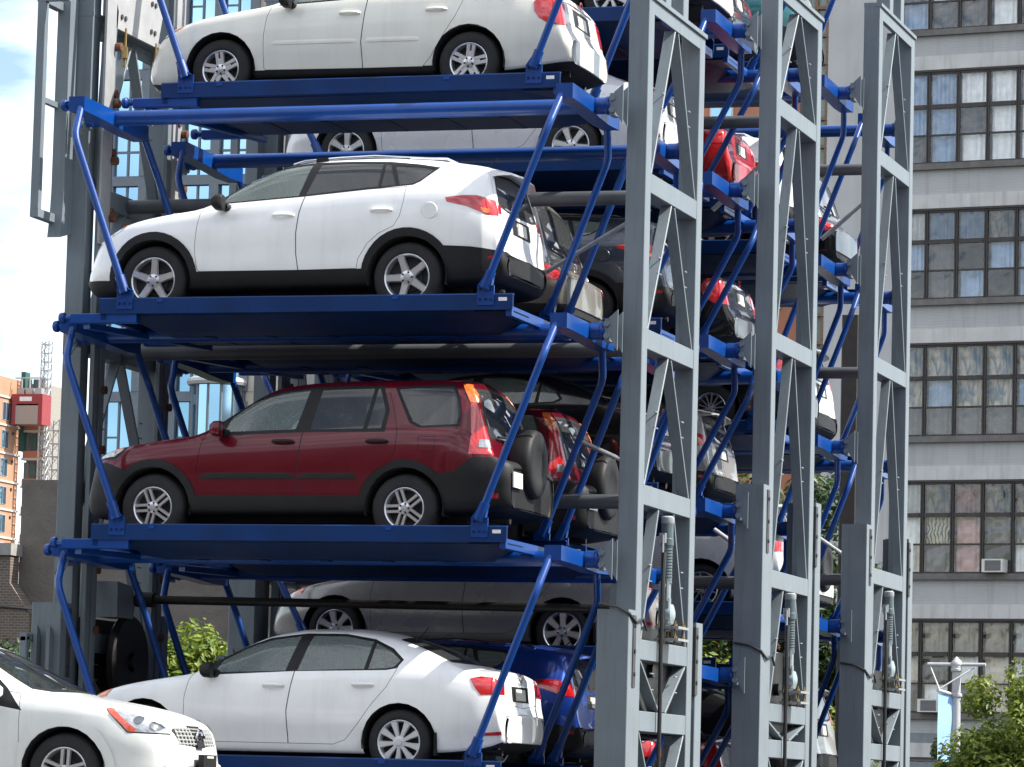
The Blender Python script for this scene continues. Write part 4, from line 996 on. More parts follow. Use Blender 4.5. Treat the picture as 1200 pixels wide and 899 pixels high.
MAL['extra'] = [rub_strip(.52,1.53,.575,.05,.012), rub_strip(1.57,2.18,.575,.05,.012), plate(3.80,-.42,.56,-.35,.12,.09,'bumper_sticker',mat('sticker', (.6,.42,.05), .5, var=.6, vscale=90)), badge(3.67,-.0,1.03,.04,None,REDL), exhaust(3.6,.45,.24)]
ROG = dict(R=.353, rim=.225, wb=2.69, arch=.41, tum=.46, rb=.12, xr=3.2, xf=-.3, cabin=(.4,3.3), seat=(1.2,2.1), seatz=.6, dash=.98, clear=.22, scoopz=.5,
 top=[(-1.0,.42),(-.99,.5),(-.97,.62),(-.91,.77),(-.82,.86),(-.62,.935),(-.3,1.0),(0,1.045),(.2,1.08),(.3,1.11),(.5,1.20),(.85,1.38),(1.2,1.53),(1.6,1.6),(2.3,1.62),(3.0,1.55),(3.35,1.46),(3.45,1.3),(3.55,1.05),(3.62,.8),(3.66,.5)],
 bot=[(-1.0,.26),(-.8,.2),(-.4,.2),(.5,.24),(2.2,.26),(3.2,.3),(3.66,.38)],
 hw=[(-1.0,.42),(-.97,.55),(-.88,.69),(-.7,.79),(-.4,.865),(0,.89),(.4,.895),(2.6,.9),(3.1,.88),(3.4,.84),(3.55,.78),(3.66,.6)],
 belt=[(-1.0,.4),(-.8,.75),(-.5,.875),(-.2,.93),(.2,.96),(.6,.98),(1.5,1.05),(2.6,1.13),(3.1,1.13),(3.4,1.05),(3.66,.45)],
 polys=[('cladding','S',[(.36,.32),(2.3,.32),(2.3,.1),(.36,.1)]), ('wheel_arch_lip','S',circ(0,.355,.5,24,-.3,pi+.3)), ('DELETE','S',circ(0,.355,.41,26)), ('DELETE','S',circ(2.69,.355,.41,24)),
  ('front_door','S',[(.46,1.06),(.44,.9),(.43,.6),(.46,.36),(1.53,.36),(1.5,.6),(1.53,1.0),(1.58,1.2)],.0048), ('rear_door','S',[(1.58,1.2),(1.53,1.0),(1.5,.6),(1.53,.36),(2.15,.36),(2.2,.5),(2.5,.82),(2.6,1.2)],.0048),
  ('windshield','F',[(0,1.09),(0,1.5),(-.52,1.47),(-.6,1.3),(-.71,1.1),(-.5,1.08)],.03,'windshield_seal',(.2,1.3)),
  ('rear_window','R',[(-.6,1.08),(-.5,1.42),(0,1.44),(0,1.06)],.02,'backlight_frame'),
  ('window_frame','S',[(.42,.90),(.6,1.1),(.85,1.3),(1.15,1.44),(1.5,1.52),(2.2,1.52),(2.7,1.46),(2.9,1.36),(2.7,1.2),(1.5,1.08)]),
  ('window','S',[(.66,.98),(.72,1.14),(.9,1.28),(1.2,1.42),(1.5,1.49),(1.44,1.09)]), ('rear_door_window','S',[(1.62,1.49),(2.2,1.49),(2.4,1.46),(2.4,1.19),(1.55,1.11)]), ('rear_door_window.2','S',[(2.45,1.45),(2.7,1.43),(2.83,1.35),(2.66,1.22),(2.45,1.2)]),
  ('tail_light','S',[(3.2,1.0),(3.7,1.0),(3.7,.8),(3.3,.8)]),
  ('headlight','S',[(-.37,.935),(-.47,.965),(-.66,.925),(-.83,.855),(-.955,.765),(-.93,.71),(-.59,.72)],.012,'seam'), ('headlight','F',[(-1,.72),(-.62,.73),(-.55,.775),(-.62,.855),(-1,.93)],0,'seam',(-1.1,-.82)),
  ('amber_lens','S',[(-.38,.93),(-.42,.945),(-.66,.755),(-.65,.727),(-.60,.73)]),
  ('lamp_bowl','S',circ(-.81,.79,.05,12)), ('lamp_bowl.2','S',circ(-.67,.835,.04,10)),
  ('grille','F',[(-.50,.75),(-.40,.63),(0,.605),(0,.785),(-.42,.785)],0,'seam',(-1.1,-.6)), ('lower_grille','F',[(-.48,.41),(-.42,.27),(0,.25),(0,.44)],0,'seam',(-1.1,-.6))],
 handles=[(1.36,.9)], mirror=(.66,1.10))
ROG['center'] = ['windshield','rear_window','body','seam','under','cladding','grille','lower_grille','backlight_frame','windshield_seal']
ROG['offs'] = dict(wheel_arch_lip=.014); MATFOR['lower_grille'] = PLAST; MATFOR['lamp_surround'] = PLAST; MATFOR['windshield_seal'] = PLAST
def rogue_face(root, sp, pm):
    prof = pchip([(.2,-1.03),(.30,-1.06),(.40,-1.06),(.45,-1.02),(.5,-.995),(.62,-.972),(.77,-.912),(.86,-.82)])
    def nx(y, z): return prof(z)+.035*(y/.45)**2-.012
    gr = mat('satin_grille', (.62,.62,.60), .3, .6)
    ys = [i*.09-.45 for i in range(11)]
    for z in (.64,.675,.71,.745,.775):
        q = MB(); q.tube([(nx(y,z), y, z) for y in ys], .009, 6); kid(q.build('grille_bar', gr, root), root)
    for i in range(13):
        y = -.42+.07*i
        if abs(y) < .1: continue
        q = MB(); q.tube([(nx(y,z), y, z) for z in (.625,.67,.71,.75,.785)], .009, 6); kid(q.build('grille_bar', gr, root), root)
    q = MB(); vs = []
    for z, w in ((.605,.085),(.70,.10),(.805,.125)):
        for y in (-w, w): vs.append((nx(0,z)-.012, y, z))
    vs += [(v[0]+.05, v[1], v[2]) for v in vs]
    q.add(vs, [(0,1,3,2),(2,3,5,4),(0,2,8,6),(2,4,10,8),(1,7,9,3),(3,9,11,5),(4,5,11,10),(0,6,7,1)]); kid(q.build('badge_mount', PLAST, root), root)
    q = MB(); b = nx(0,.705)-.012; q.lathe([(.05,-.004),(.055,-.016),(.07,-.016),(.075,-.0)], (b,0,.705), 'x', 24); q.box(b-.022,b-.004,-.1,.1,.692,.718); kid(q.build('badge', CHROME, root), root)
    q = MB(); q.box(-1.085,-1.03,-.16,.16,.415,.545); o = kid(q.build('plate_holder', PLAST, root), root)
    q = MB(); q.box(-1.0875,-1.0855,-.08,.08,.515,.532); kid(q.build('dealer_strip', PLATE, o), o)
    for z in (.29,.335,.38):
        q = MB(); q.tube([(nx(y,z), y, z) for y in ys], .009, 6); kid(q.build('grille_bar', gr, root), root)
    for i in range(6):
        y = -.4+.16*i; q = MB(); q.tube([(nx(y,z), y, z) for z in (.27,.33,.40)], .009, 6); kid(q.build('grille_bar', gr, root), root)
    for sg in (-1, 1):
        c = (-.945, sg*.60, .385)
        q = MB(); q.lathe([(.085,.03),(.08,.005),(.065,.0),(.05,.03),(.045,.035)], c, 'x', 20); o = kid(q.build('fog_lamp_bezel', pm, root), root)
        q = MB(); q.lathe([(.05,.03),(.03,.012),(.001,.008)], c, 'x', 18); kid(q.build('fog_lamp', mat('fog_glass', (.08,.08,.085), .1, coat=1), o), o)
ROG['extra'] = [rogue_face]
# ------------------------------------------------------------ pallets and cars, lift by lift
WHITE = paint('white', (.86,.86,.85)); PEARL = paint('pearl_white', (.70,.715,.69)); CREAM = paint('ivory', (.74,.73,.66))
RED = paint('dark_red', (.10,.002,.010), .1); SILV = paint('silver', (.70,.70,.72), .15); GREY = paint('grey_metallic', (.055,.065,.085), .5)
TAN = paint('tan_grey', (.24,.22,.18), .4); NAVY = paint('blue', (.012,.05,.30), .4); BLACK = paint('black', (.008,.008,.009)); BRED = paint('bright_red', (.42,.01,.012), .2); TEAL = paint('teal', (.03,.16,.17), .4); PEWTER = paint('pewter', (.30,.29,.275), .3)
HX = -4.27
def stand(u, col, zp, key, sp, name, cdesc, cat, pm, dx=0., dy=0., y=None, pdesc=None, scale=None, hang=1.99, **k):
    Y = (UY[u]+(-1.395 if col == 0 else 1.395)) if y is None else y
    c = make_car(key, sp, name, cdesc, cat, pm, (HX+dx, Y+dy, zp-.16+G), 'cars parked on the lift pallets', **k)
    if scale: c.scale = scale
    pallet(u, col, zp, 'blue hanging pallet under the %s' % pdesc, y, 1.56 if u == 1 else 1.99)
    return c
# nearest lift, street side column
stand(0,0,6.87,'mal',MAL,'ivory_sedan','ivory four-door sedan on the topmost pallet of the nearest lift','car',CREAM,.013,0,2.46,'ivory sedan at the top',rim=(5,'split'))
stand(0,0,4.453,'rav',RAV,'white_suv','white SUV with black lower cladding and roof rails on the second pallet from the top','SUV',WHITE,-.065,0,None,'white SUV with roof rails',glassm=DGLASS)
stand(0,0,2.213,'crv',CRV,'red_suv','dark red boxy SUV with black bumpers and spare wheel, in front on the third pallet','SUV',RED,.005,0,None,'dark red SUV in front',rim=(5,'double'),glassm=DGLASS)
stand(0,0,-.027,'jet',JET,'white_sedan','white four-door sedan on the lowest visible pallet of the nearest lift','car',WHITE,-.01,0,None,'white sedan at the bottom',rim=(9,'cap'))
# nearest lift, rear column
stand(0,1,4.453,'box',BOX,'tan_suv','tan boxy SUV seen from its rear corner behind the white SUV','SUV',TAN,-.30,0,None,'tan SUV',plain=True)
stand(0,1,2.213,'crv',CRVB,'red_suv','second dark red SUV with spare wheel, half hidden behind the first red one','SUV',RED,-.02,0,None,'second red SUV, behind the first',rim=(5,'double'),plain=True)
stand(0,1,-.027,'rav',RAV,'blue_hatchback','blue hatchback with red tail lamps beside the rear of the white sedan','car',NAVY,.02,0,None,'blue hatchback',plain=True,scale=(1,.97,.9))
# middle lift, near column (closer spacing for low cars)
U2 = (8.47,6.68,4.87,3.06,1.27)
stand(1,0,8.38,'mal',MAL,'silver_sedan','silver sedan with white wheel covers, only its tyre showing above the ivory sedan','car',SILV,.32,0,None,'silver sedan at the top of the middle lift',plain=True,rim=(7,'cap'))
stand(1,0,6.71,'jet',JET,'silver_sedan','silver four-door sedan seen between the ivory sedan and the white SUV','car',SILV,-.06,0,None,'silver sedan behind the white SUV roof',rim=(6,'wide'),plain=True)
stand(1,0,4.9,'rav',RAV,'grey_hatchback','dark grey hatchback behind the tan SUV, next to the nearest tower','car',GREY,.12,0,None,'dark grey hatchback',rim=(5,'single'),plain=True,scale=(1,.97,.88))
stand(1,0,3.09,'mal',MAL,'black_sedan','black sedan with red lamps above the second red SUV','car',BLACK,-.12,0,None,'black sedan',plain=True)
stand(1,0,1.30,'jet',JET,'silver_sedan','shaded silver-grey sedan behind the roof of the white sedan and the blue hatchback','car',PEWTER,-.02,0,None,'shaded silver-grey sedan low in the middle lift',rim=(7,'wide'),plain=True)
# middle lift, rear column
stand(1,1,8.47,'mal',MAL,'black_sedan','black car at the top between the nearest and middle towers, only its tail showing','car',BLACK,-.05,0,None,'black car at the top of the middle lift',plain=True)
stand(1,1,6.71,'jet',JET,'red_sedan','bright red sedan tail between the nearest and middle towers','car',BRED,.05,0,None,'bright red sedan',plain=True)
stand(1,1,4.9,'mal',MAL,'black_sedan','black sedan tail with red lamps and yellow plate between the two nearer towers','car',BLACK,.05,0,None,'black sedan between the two nearer towers',plain=True)
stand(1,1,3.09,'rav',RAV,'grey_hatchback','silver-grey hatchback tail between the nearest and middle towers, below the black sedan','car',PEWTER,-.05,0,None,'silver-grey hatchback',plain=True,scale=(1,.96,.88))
pallet(1,1,1.30,'empty blue pallet with no car, low between the nearest and middle towers',None,1.56)
stand(1,0,-.52,'jet',JET,'dark_sedan','dark sedan at the foot of the middle lift, behind the blue hatchback','car',BLACK,.1,0,None,'dark sedan at the foot of the middle lift',plain=True)
stand(1,1,-.52,'mal',MAL,'dark_sedan','dark car at the foot of the lifts between the nearest and middle towers','car',BLACK,.1,0,None,'dark car at the foot of the middle lift rear column',plain=True)
# farthest lift
U3 = (8.79,6.56,4.32,2.09,-.14)
stand(2,0,8.79,'rav',RAV,'teal_suv','teal green SUV high up behind the bright red sedan','SUV',TEAL,.25,0,None,'teal SUV',plain=True,rim=(10,'thin'))
stand(2,0,6.56,'rav',RAV,'white_suv','white SUV behind the bright red sedan, roof showing between the towers','SUV',WHITE,.2,0,None,'white SUV behind the red sedan',plain=True)
stand(2,0,4.32,'mal',MAL,'dark_sedan','dark sedan with thin-spoked wheels deep in shade behind the nearest tower','car',BLACK,.16,0,None,'dark sedan with thin-spoked wheels',plain=True,rim=(14,'thin'))
stand(2,0,2.09,'jet',JET,'silver_sedan','silver sedan with its rear wheel arch showing between the two nearer towers','car',SILV,.13,0,None,'silver sedan in the farthest lift',plain=True,rim=(10,'thin'))
stand(2,0,-.14,'mal',MAL,'dark_sedan','dark car with pale roof edge near the ground left of the middle tower','car',BLACK,.1,0,None,'dark car low in the farthest lift',plain=True)
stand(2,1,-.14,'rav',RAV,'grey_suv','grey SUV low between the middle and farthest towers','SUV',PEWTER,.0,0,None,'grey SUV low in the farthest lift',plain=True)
stand(2,1,6.56,'box',BOX,'black_suv','black SUV tail between the middle and farthest towers','SUV',BLACK,.1,0,None,'black SUV in the farthest lift',plain=True)
stand(2,1,4.32,'rav',RAV,'white_suv','white SUV tail with black bumper between the middle and farthest towers','SUV',CREAM,-.1,0,None,'white SUV with the black bumper in the farthest lift',plain=True)
stand(2,1,2.09,'boxs',BOXS,'silver_suv','silver SUV with spare tyre on its back between the middle and farthest towers','SUV',SILV,-.15,0,None,'SUV with the spare tyre in the farthest lift',plain=True)
# the car in front of the lifts
make_car('rog',ROG,'white_crossover','white crossover in the left foreground facing right, only its front end in view','SUV',PEARL,(-3.76,-2.1,G-.60),None,rz=pi,rim=(5,'double'),mods=dict(amber_lens=mat('red_marker', (.55,.09,.05), .15, coat=1, var=.3, vscale=40)))
# ------------------------------------------------------------ ground and the raised forecourt
ASPH = mat('asphalt', (.045,.045,.046), .9, var=.3, vscale=1.5, bump=.3, bscale=30)
CONC = mat('concrete', (.16,.155,.15), .85, var=.18, vscale=1.2, bump=.2, bscale=20)
q = MB(); q.add([(-1500,-300,0),(1500,-300,0),(1500,2500,0),(-1500,2500,0)], [(0,1,2,3)]); o = q.build('ground', ASPH); tag(o, 'dark asphalt ground under and around the car lifts', kind='structure')
q = MB(); q.cbox(-12,-1.6,-6.2,-1.0,.004,G-.487,.03); o = q.build('forecourt', CONC); tag(o, 'raised concrete forecourt under the white crossover', kind='structure')
# ------------------------------------------------------------ grey loft building on the right
BRK = mat('grey_painted_brick', (.42,.425,.415), .8, var=.07, vscale=.8, streak=((.27,.27,.265), 1.1, .6))
LINT = mat('pale_concrete_lintel', (.54,.53,.505), .85, var=.12, vscale=1.5, bump=.15, bscale=18, streak=((.33,.32,.30), 1.5, .7))
SILL = mat('weathered_sill', (.15,.14,.13), .8, var=.25, vscale=4)
FRM = mat('bronze_window_frame', (.035,.028,.024), .5, var=.2)
def brick_bump(m, sx, sz, mortar):
    n, l = m.node_tree.nodes, m.node_tree.links
    t = n.new('ShaderNodeTexCoord'); mp_ = n.new('ShaderNodeMapping'); mp_.inputs['Rotation'].default_value = (pi/2, 0, 0)
    b = n.new('ShaderNodeTexBrick'); b.inputs['Scale'].default_value = 1; b.inputs['Brick Width'].default_value = sx; b.inputs['Row Height'].default_value = sz
    b.inputs['Mortar Size'].default_value = mortar; b.inputs['Mortar Smooth'].default_value = .3
    bs = n['Principled BSDF']; u = n.new('ShaderNodeBump'); u.inputs['Strength'].default_value = .6; u.inputs['Distance'].default_value = .01
    l.new(t.outputs['Object'], mp_.inputs[0]); l.new(mp_.outputs[0], b.inputs['Vector'])
    l.new(b.outputs['Fac'], u.inputs['Height']); u.invert = True; l.new(u.outputs[0], bs.inputs['Normal'])
    return b
brick_bump(BRK, .22, .075, .01)
loft = empty('loft_building', (-8.507, 66.65, 0), -radians(8.7), label='grey painted brick loft building with bands of dark framed windows on the right', cat='building'); kid(loft)
def LP(n, mb, m, par=None, loc=None, sharp=30): o = mb.build(n, m, par or loft, loc, sharp); kid(o, par or loft); return o
FL = [(-1.5,.9),(2.11,4.51),(5.74,8.13),(9.34,11.75),(12.96,15.32),(16.57,19.03),(20.16,22.6),(23.7,26.1)]
S0, DS, NB = -1.915, .826, 9
q = MB(); q.box(-3.95, S0-.06, 0, 9, .002, 42); LP('wall', q, mat('pale_render', (.47,.465,.455), .9, var=.12, vscale=.5, bump=.15, bscale=8, streak=((.34,.335,.325), .8, .7)))
q = MB(); q.box(-3.94, S0+DS*NB+3, .9, 8.9, 0.01, 29.9); LP('core_wall', q, mat('dim_room', (.06,.06,.063), .9))  # dark colour stands in for the dimness of the rooms behind the panes
q = MB(); q.box(S0+DS*NB+.06, S0+DS*NB+3, 0, .8, .002, 30); LP('wall', q, BRK)
def pane_glass(name, tint, clear, rough=.04, b=.5):
    m = glass_mat(name, tint, clear, rough, ior=1.7); n, l = m.node_tree.nodes, m.node_tree.links
    t = n.new('ShaderNodeTexCoord'); z = n.new('ShaderNodeTexNoise'); z.inputs['Scale'].default_value = 2.2; z.inputs['Detail'].default_value = 1
    u = n.new('ShaderNodeBump'); u.inputs['Strength'].default_value = b; u.inputs['Distance'].default_value = .05
    l.new(t.outputs['Object'], z.inputs['Vector']); l.new(z.outputs['Fac'], u.inputs['Height'])
    for x in n:
        if x.type in ('BSDF_GLOSSY', 'FRESNEL'): l.new(u.outputs[0], x.inputs['Normal'])
    return m
PG = [pane_glass('pane_clear', (1,1,1), .985, b=.25), pane_glass('pane_old', (1,1,.98), .97, .05, .6)]
CURT = [mat('white_curtain', (.82,.84,.83), .9, var=.12, vscale=6), mat('cream_curtain', (.62,.57,.48), .9, var=.25, vscale=3), mat('rose_curtain', (.5,.3,.29), .9, var=.35, vscale=3), mat('grey_blind', (.10,.10,.10), .8, var=.2), mat('sky_reflection', (.3,.42,.58), .8, var=.3, vscale=2.5)]  # the blue entry is reflected sky put into a colour behind the glass
def pattern_curtain():
    m = mat('printed_curtain', (.42,.40,.30), .9); n, l = m.node_tree.nodes, m.node_tree.links
    t = n.new('ShaderNodeTexCoord'); w = n.new('ShaderNodeTexWave'); w.inputs['Scale'].default_value = 3.2; w.inputs['Distortion'].default_value = 9; w.inputs['Detail'].default_value = 1
    r = n.new('ShaderNodeValToRGB'); r.color_ramp.elements[0].color = (.05,.07,.09,1); r.color_ramp.elements[0].position = .35; r.color_ramp.elements[1].color = (.5,.47,.33,1); r.color_ramp.elements[1].position = .5
    l.new(t.outputs['Object'], w.inputs['Vector']); l.new(w.outputs['Fac'], r.inputs[0]); l.new(r.outputs[0], n['Principled BSDF'].inputs['Base Color']); return m
CURT.append(pattern_curtain())
def swirl_curtain():
    m = mat('swirl_drape', (.4,.36,.3), .9); n, l = m.node_tree.nodes, m.node_tree.links  # blurred swirls of blue-grey and beige
    t = n.new('ShaderNodeTexCoord'); mp_ = n.new('ShaderNodeMapping'); mp_.inputs['Scale'].default_value = (1.6,1,.5); mp_.inputs['Rotation'].default_value = (0,.35,0)
    w = n.new('ShaderNodeTexNoise'); w.inputs['Scale'].default_value = 1.9; w.inputs['Distortion'].default_value = 2.2; w.inputs['Detail'].default_value = 2
    r = n.new('ShaderNodeValToRGB'); e = r.color_ramp.elements; e[0].color = (.10,.15,.19,1); e[0].position = .36; e[1].color = (.46,.40,.32,1); e[1].position = .56; x = e.new(.46); x.color = (.28,.27,.25,1)
    l.new(t.outputs['Object'], mp_.inputs[0]); l.new(mp_.outputs[0], w.inputs['Vector']); l.new(w.outputs['Fac'], r.inputs[0]); l.new(r.outputs[0], n['Principled BSDF'].inputs['Base Color']); return m
CURT.append(swirl_curtain())
# what hangs behind each pane, seen from the left; rows from the top: letters pick a fabric, b a sky reflection put in as colour
CODE = {'w':0,'c':1,'r':2,'g':3,'b':4,'p':5,'s':6}
HANG = {6:['wwgwwg','gwgcbg','bggwgw'],5:['bbwwbw','bbgwww','gbwww.'],4:['wbbsbw','bg.bbg','.gb.b.'],3:['ssssss','sbssbs','gggggg'],2:['wsrssw','wprgsw','cgr.ww'],1:['ccccwc','cgwcwc','gwgcwg']}
wm = {}
def frame_mesh(h):
    k = round(h, 2)
    if k in wm: return wm[k]
    q = MB(); hb, hm = .77, 1.53
    q.cbox(-DS/2+.004, -DS/2+.048, -.03, .12, 0, h, .01); q.cbox(DS/2-.048, DS/2-.004, -.03, .12, 0, h, .01)
    q.box(-DS/2+.06, DS/2-.06, -.02, .1, 0, .05); q.box(-DS/2+.06, DS/2-.06, -.02, .1, h-.05, h); q.box(-DS/2+.06, DS/2-.06, -.025, .1, hm-.05, hm+.06); q.box(-DS/2+.06, DS/2-.06, -.01, .08, hb-.025, hb+.02)
    wm[k] = q.mesh('window', FRM); return wm[k]
pm_ = {}
def pane_mesh(z0, z1):
    k = (round(z0,2), round(z1,2))
    if k not in pm_:
        q = MB(); a_, b_ = -DS/2+.05, DS/2-.05; q.add([(a_,.03,z0),(b_,.03,z0),(b_,.03,z1),(a_,.03,z1)], [(0,1,2,3)]); pm_[k] = q.mesh('pane', PG[0])
    return pm_[k]
def curtain_mesh(z0, z1, seed, gap):
    q = MB(); rr = random.Random(seed); n = 16; w = DS-.13; vs = []
    x0, x1 = -w/2, w/2-gap*w
    for i in range(n+1):
        x = x0+(x1-x0)*i/n; y = .16+.022*sin(i*1.9+seed)+.01*sin(i*4.1)
        vs += [(x, y, z0), (x+.012*sin(i+seed), y+.01*rr.random(), (z0+z1)/2), (x, y, z1)]
    q.add(vs, [(3*i+j, 3*i+3+j, 3*i+4+j, 3*i+1+j) for i in range(n) for j in range(2)])
    return q
for fi, (za, zb) in enumerate(FL):
    h = zb-za
    for i in range(NB):
        wo = link('window', frame_mesh(h), loft, (S0+DS*(i+.5), 0, za+G)); kid(wo, loft)
        rows = ((1.59, h-.05), (.79, 1.48), (.05, .745))
        for r, (z0, z1) in enumerate(rows):
            p = kid(link('pane', pane_mesh(z0, z1), wo), wo)
            p.material_slots[0].link = 'OBJECT'; p.material_slots[0].material = PG[1] if fi in (1,2,3) and r < 2 else PG[0]
            code = HANG.get(fi, ['gwgbwg']*3)[r]; ch = code[(i) % len(code)]
            if ch in CODE:
                sh = random.random() < .35 and ch in 'wcb'
                c = curtain_mesh(z0-.02, z1+.02 if not sh else z1, fi*31+i*7+r, .3 if random.random() < .2 and ch == 'w' else 0).build('curtain', CURT[CODE[ch]], wo); kid(c, wo)
    q = MB(); q.cbox(S0-.06, S0+DS*NB+.06, -.14, .85, za-.16+G, za-.003+G, .02); LP('sill', q, SILL)
    q = MB(); q.box(S0-.06, S0+DS*NB+.06, -.06, .85, zb+.003+G, zb+.06+G); LP('drip_edge', q, FRM)
    q = MB(); q.cbox(S0-.06, S0+DS*NB+.06, -.05, .85, zb+.062+G, zb+.43+G, .01); LP('lintel', q, LINT)
    nx = FL[fi+1][0] if fi+1 < len(FL) else zb+2
    q = MB(); q.box(S0-.058, S0+DS*NB+.058, 0, .85, zb+.432+G, nx-.162+G); LP('brick_band', q, BRK)
q = MB()
for z in (1.45, 1.05, .7, .3):
    q2 = MB(); q2.box(S0-.06, S0+DS*NB+.06, -.04, -.003, z-.18+G, z+.14+G) 
    LP('siding_board', q2, mat('grey_siding', (.20,.215,.225), .7, var=.1))
def ac_unit(s, z, label):
    T = empty('air_conditioner', (0,0,0), label=label, cat='air conditioner', group='window air conditioners'); kid(T)
    q = MB(); q.cbox(-.29,.29,-.38,.05,0,.34,.015); kid(q.build('casing', mat('ac_white', (.62,.61,.57), .5, var=.12), T), T)
    q = MB(); q.box(-.2,.23,-.384,-.3805,.035,.305); g = kid(q.build('grille', mat('ac_grille', (.10,.10,.10), .6), T), T)
    q = MB()
    for i in range(9): q.box(-.2,.23,-.392,-.385,.045+.03*i,.055+.03*i)
    b = kid(q.build('louvre', mat('ac_louvre', (.25,.25,.24), .5), g), g); b['kind'] = 'stuff'
    Mx = loft.matrix_basis if False else Matrix.Translation(loft.location) @ Matrix.Rotation(-radians(8.7), 4, 'Z')
    T.matrix_world = Mx @ Matrix.Translation((s, 0, z+G)); return T
ac_unit(.98, 5.76, 'white window air conditioner under the rose curtain, upper of the two')
ac_unit(-.72, 2.125, 'white window air conditioner beside the lamp post banner, lower of the two')

# ------------------------------------------------------------ street lamp with banner
LAMPM = mat('pale_grey_post', (.50,.51,.52), .45, .2, var=.08)
T = empty('street_lamp', (-1.76,30,0), label='pale grey street post with cross arm and light blue banner by the tree', cat='lamp post'); kid(T)
q = MB(); q.tube([(0,0,0),(0,0,2.05+G)], [.10,.072], 16); kid(q.build('pole', LAMPM, T), T)
q = MB(); q.lathe([(.078,0),(.095,.02),(.095,.05),(.085,.06),(.085,.11),(.095,.12),(.095,.15),(.08,.18),(.04,.22),(.015,.25),(.001,.26)], (0,0,1.92+G), 'z', 18); kid(q.build('finial', LAMPM, T), T)
q = MB(); q.tube([(-.49,0,2.04+G),(.49,0,2.05+G)], [.035,.03], 10); kid(q.build('cross_arm', LAMPM, T), T)
for a, b in (((-.45,0,2.02+G),(-.22,-.35,1.62+G)), ((.3,0,2.0+G),(-.22,-.35,1.62+G))):
    q = MB(); q.tube([a, b], .014, 6); kid(q.build('stay_rod', LAMPM, T), T)
q = MB(); q.tube([(-.02,0,1.53+G),(-.24,-.38,1.60+G)], .03, 10); q.lathe([(.09,-.03),(.1,-.02),(.1,.02),(.09,.03)], (0,0,1.53+G), 'z', 16); kid(q.build('banner_arm', LAMPM, T), T)
q = MB(); n = 12; vs = []
for i in range(n+1):
    z = 1.55-1.12*i/n
    for t in (0, .5, 1): vs.append((-.235+.19*t, -.37+.31*t+.02*sin(i*.7+t*2), z+G-.02*t))
q.add(vs, [(3*i+j, 3*i+j+1, 3*i+j+4, 3*i+j+3) for i in range(n) for j in range(2)])
kid(q.build('banner', mat('light_blue_cloth', (.30,.50,.82), .8, var=.06), T), T)

# ------------------------------------------------------------ trees and bushes
BARK = mat('bark', (.09,.07,.05), .9, var=.4, vscale=12, bump=.5, bscale=30)
def leaf_mat(name, a, b):
    m = mat(name, a, .5); n, l = m.node_tree.nodes, m.node_tree.links; bs = n['Principled BSDF']
    t = n.new('ShaderNodeTexCoord'); z = n.new('ShaderNodeTexNoise'); z.inputs['Scale'].default_value = 5; z.inputs['Detail'].default_value = 5
    r = n.new('ShaderNodeValToRGB'); r.color_ramp.elements[0].color = (*a,1); r.color_ramp.elements[0].position = .35; r.color_ramp.elements[1].color = (*b,1); r.color_ramp.elements[1].position = .68
    l.new(t.outputs['Object'], z.inputs['Vector']); l.new(z.outputs['Fac'], r.inputs[0]); l.new(r.outputs[0], bs.inputs['Base Color'])
    tr = n.new('ShaderNodeBsdfTranslucent'); l.new(r.outputs[0], tr.inputs[0]); ms = n.new('ShaderNodeMixShader'); ms.inputs[0].default_value = .35
    o = [x for x in n if x.type == 'OUTPUT_MATERIAL'][0]; l.new(bs.outputs[0], ms.inputs[1]); l.new(tr.outputs[0], ms.inputs[2]); l.new(ms.outputs[0], o.inputs[0]); return m
LEAFY = leaf_mat('yellow_green_leaves', (.075,.13,.012), (.27,.31,.035)); LEAFD = leaf_mat('dark_green_leaves', (.018,.045,.012), (.05,.09,.02)); LEAFB = leaf_mat('bright_bush_leaves', (.08,.15,.015), (.26,.31,.03))
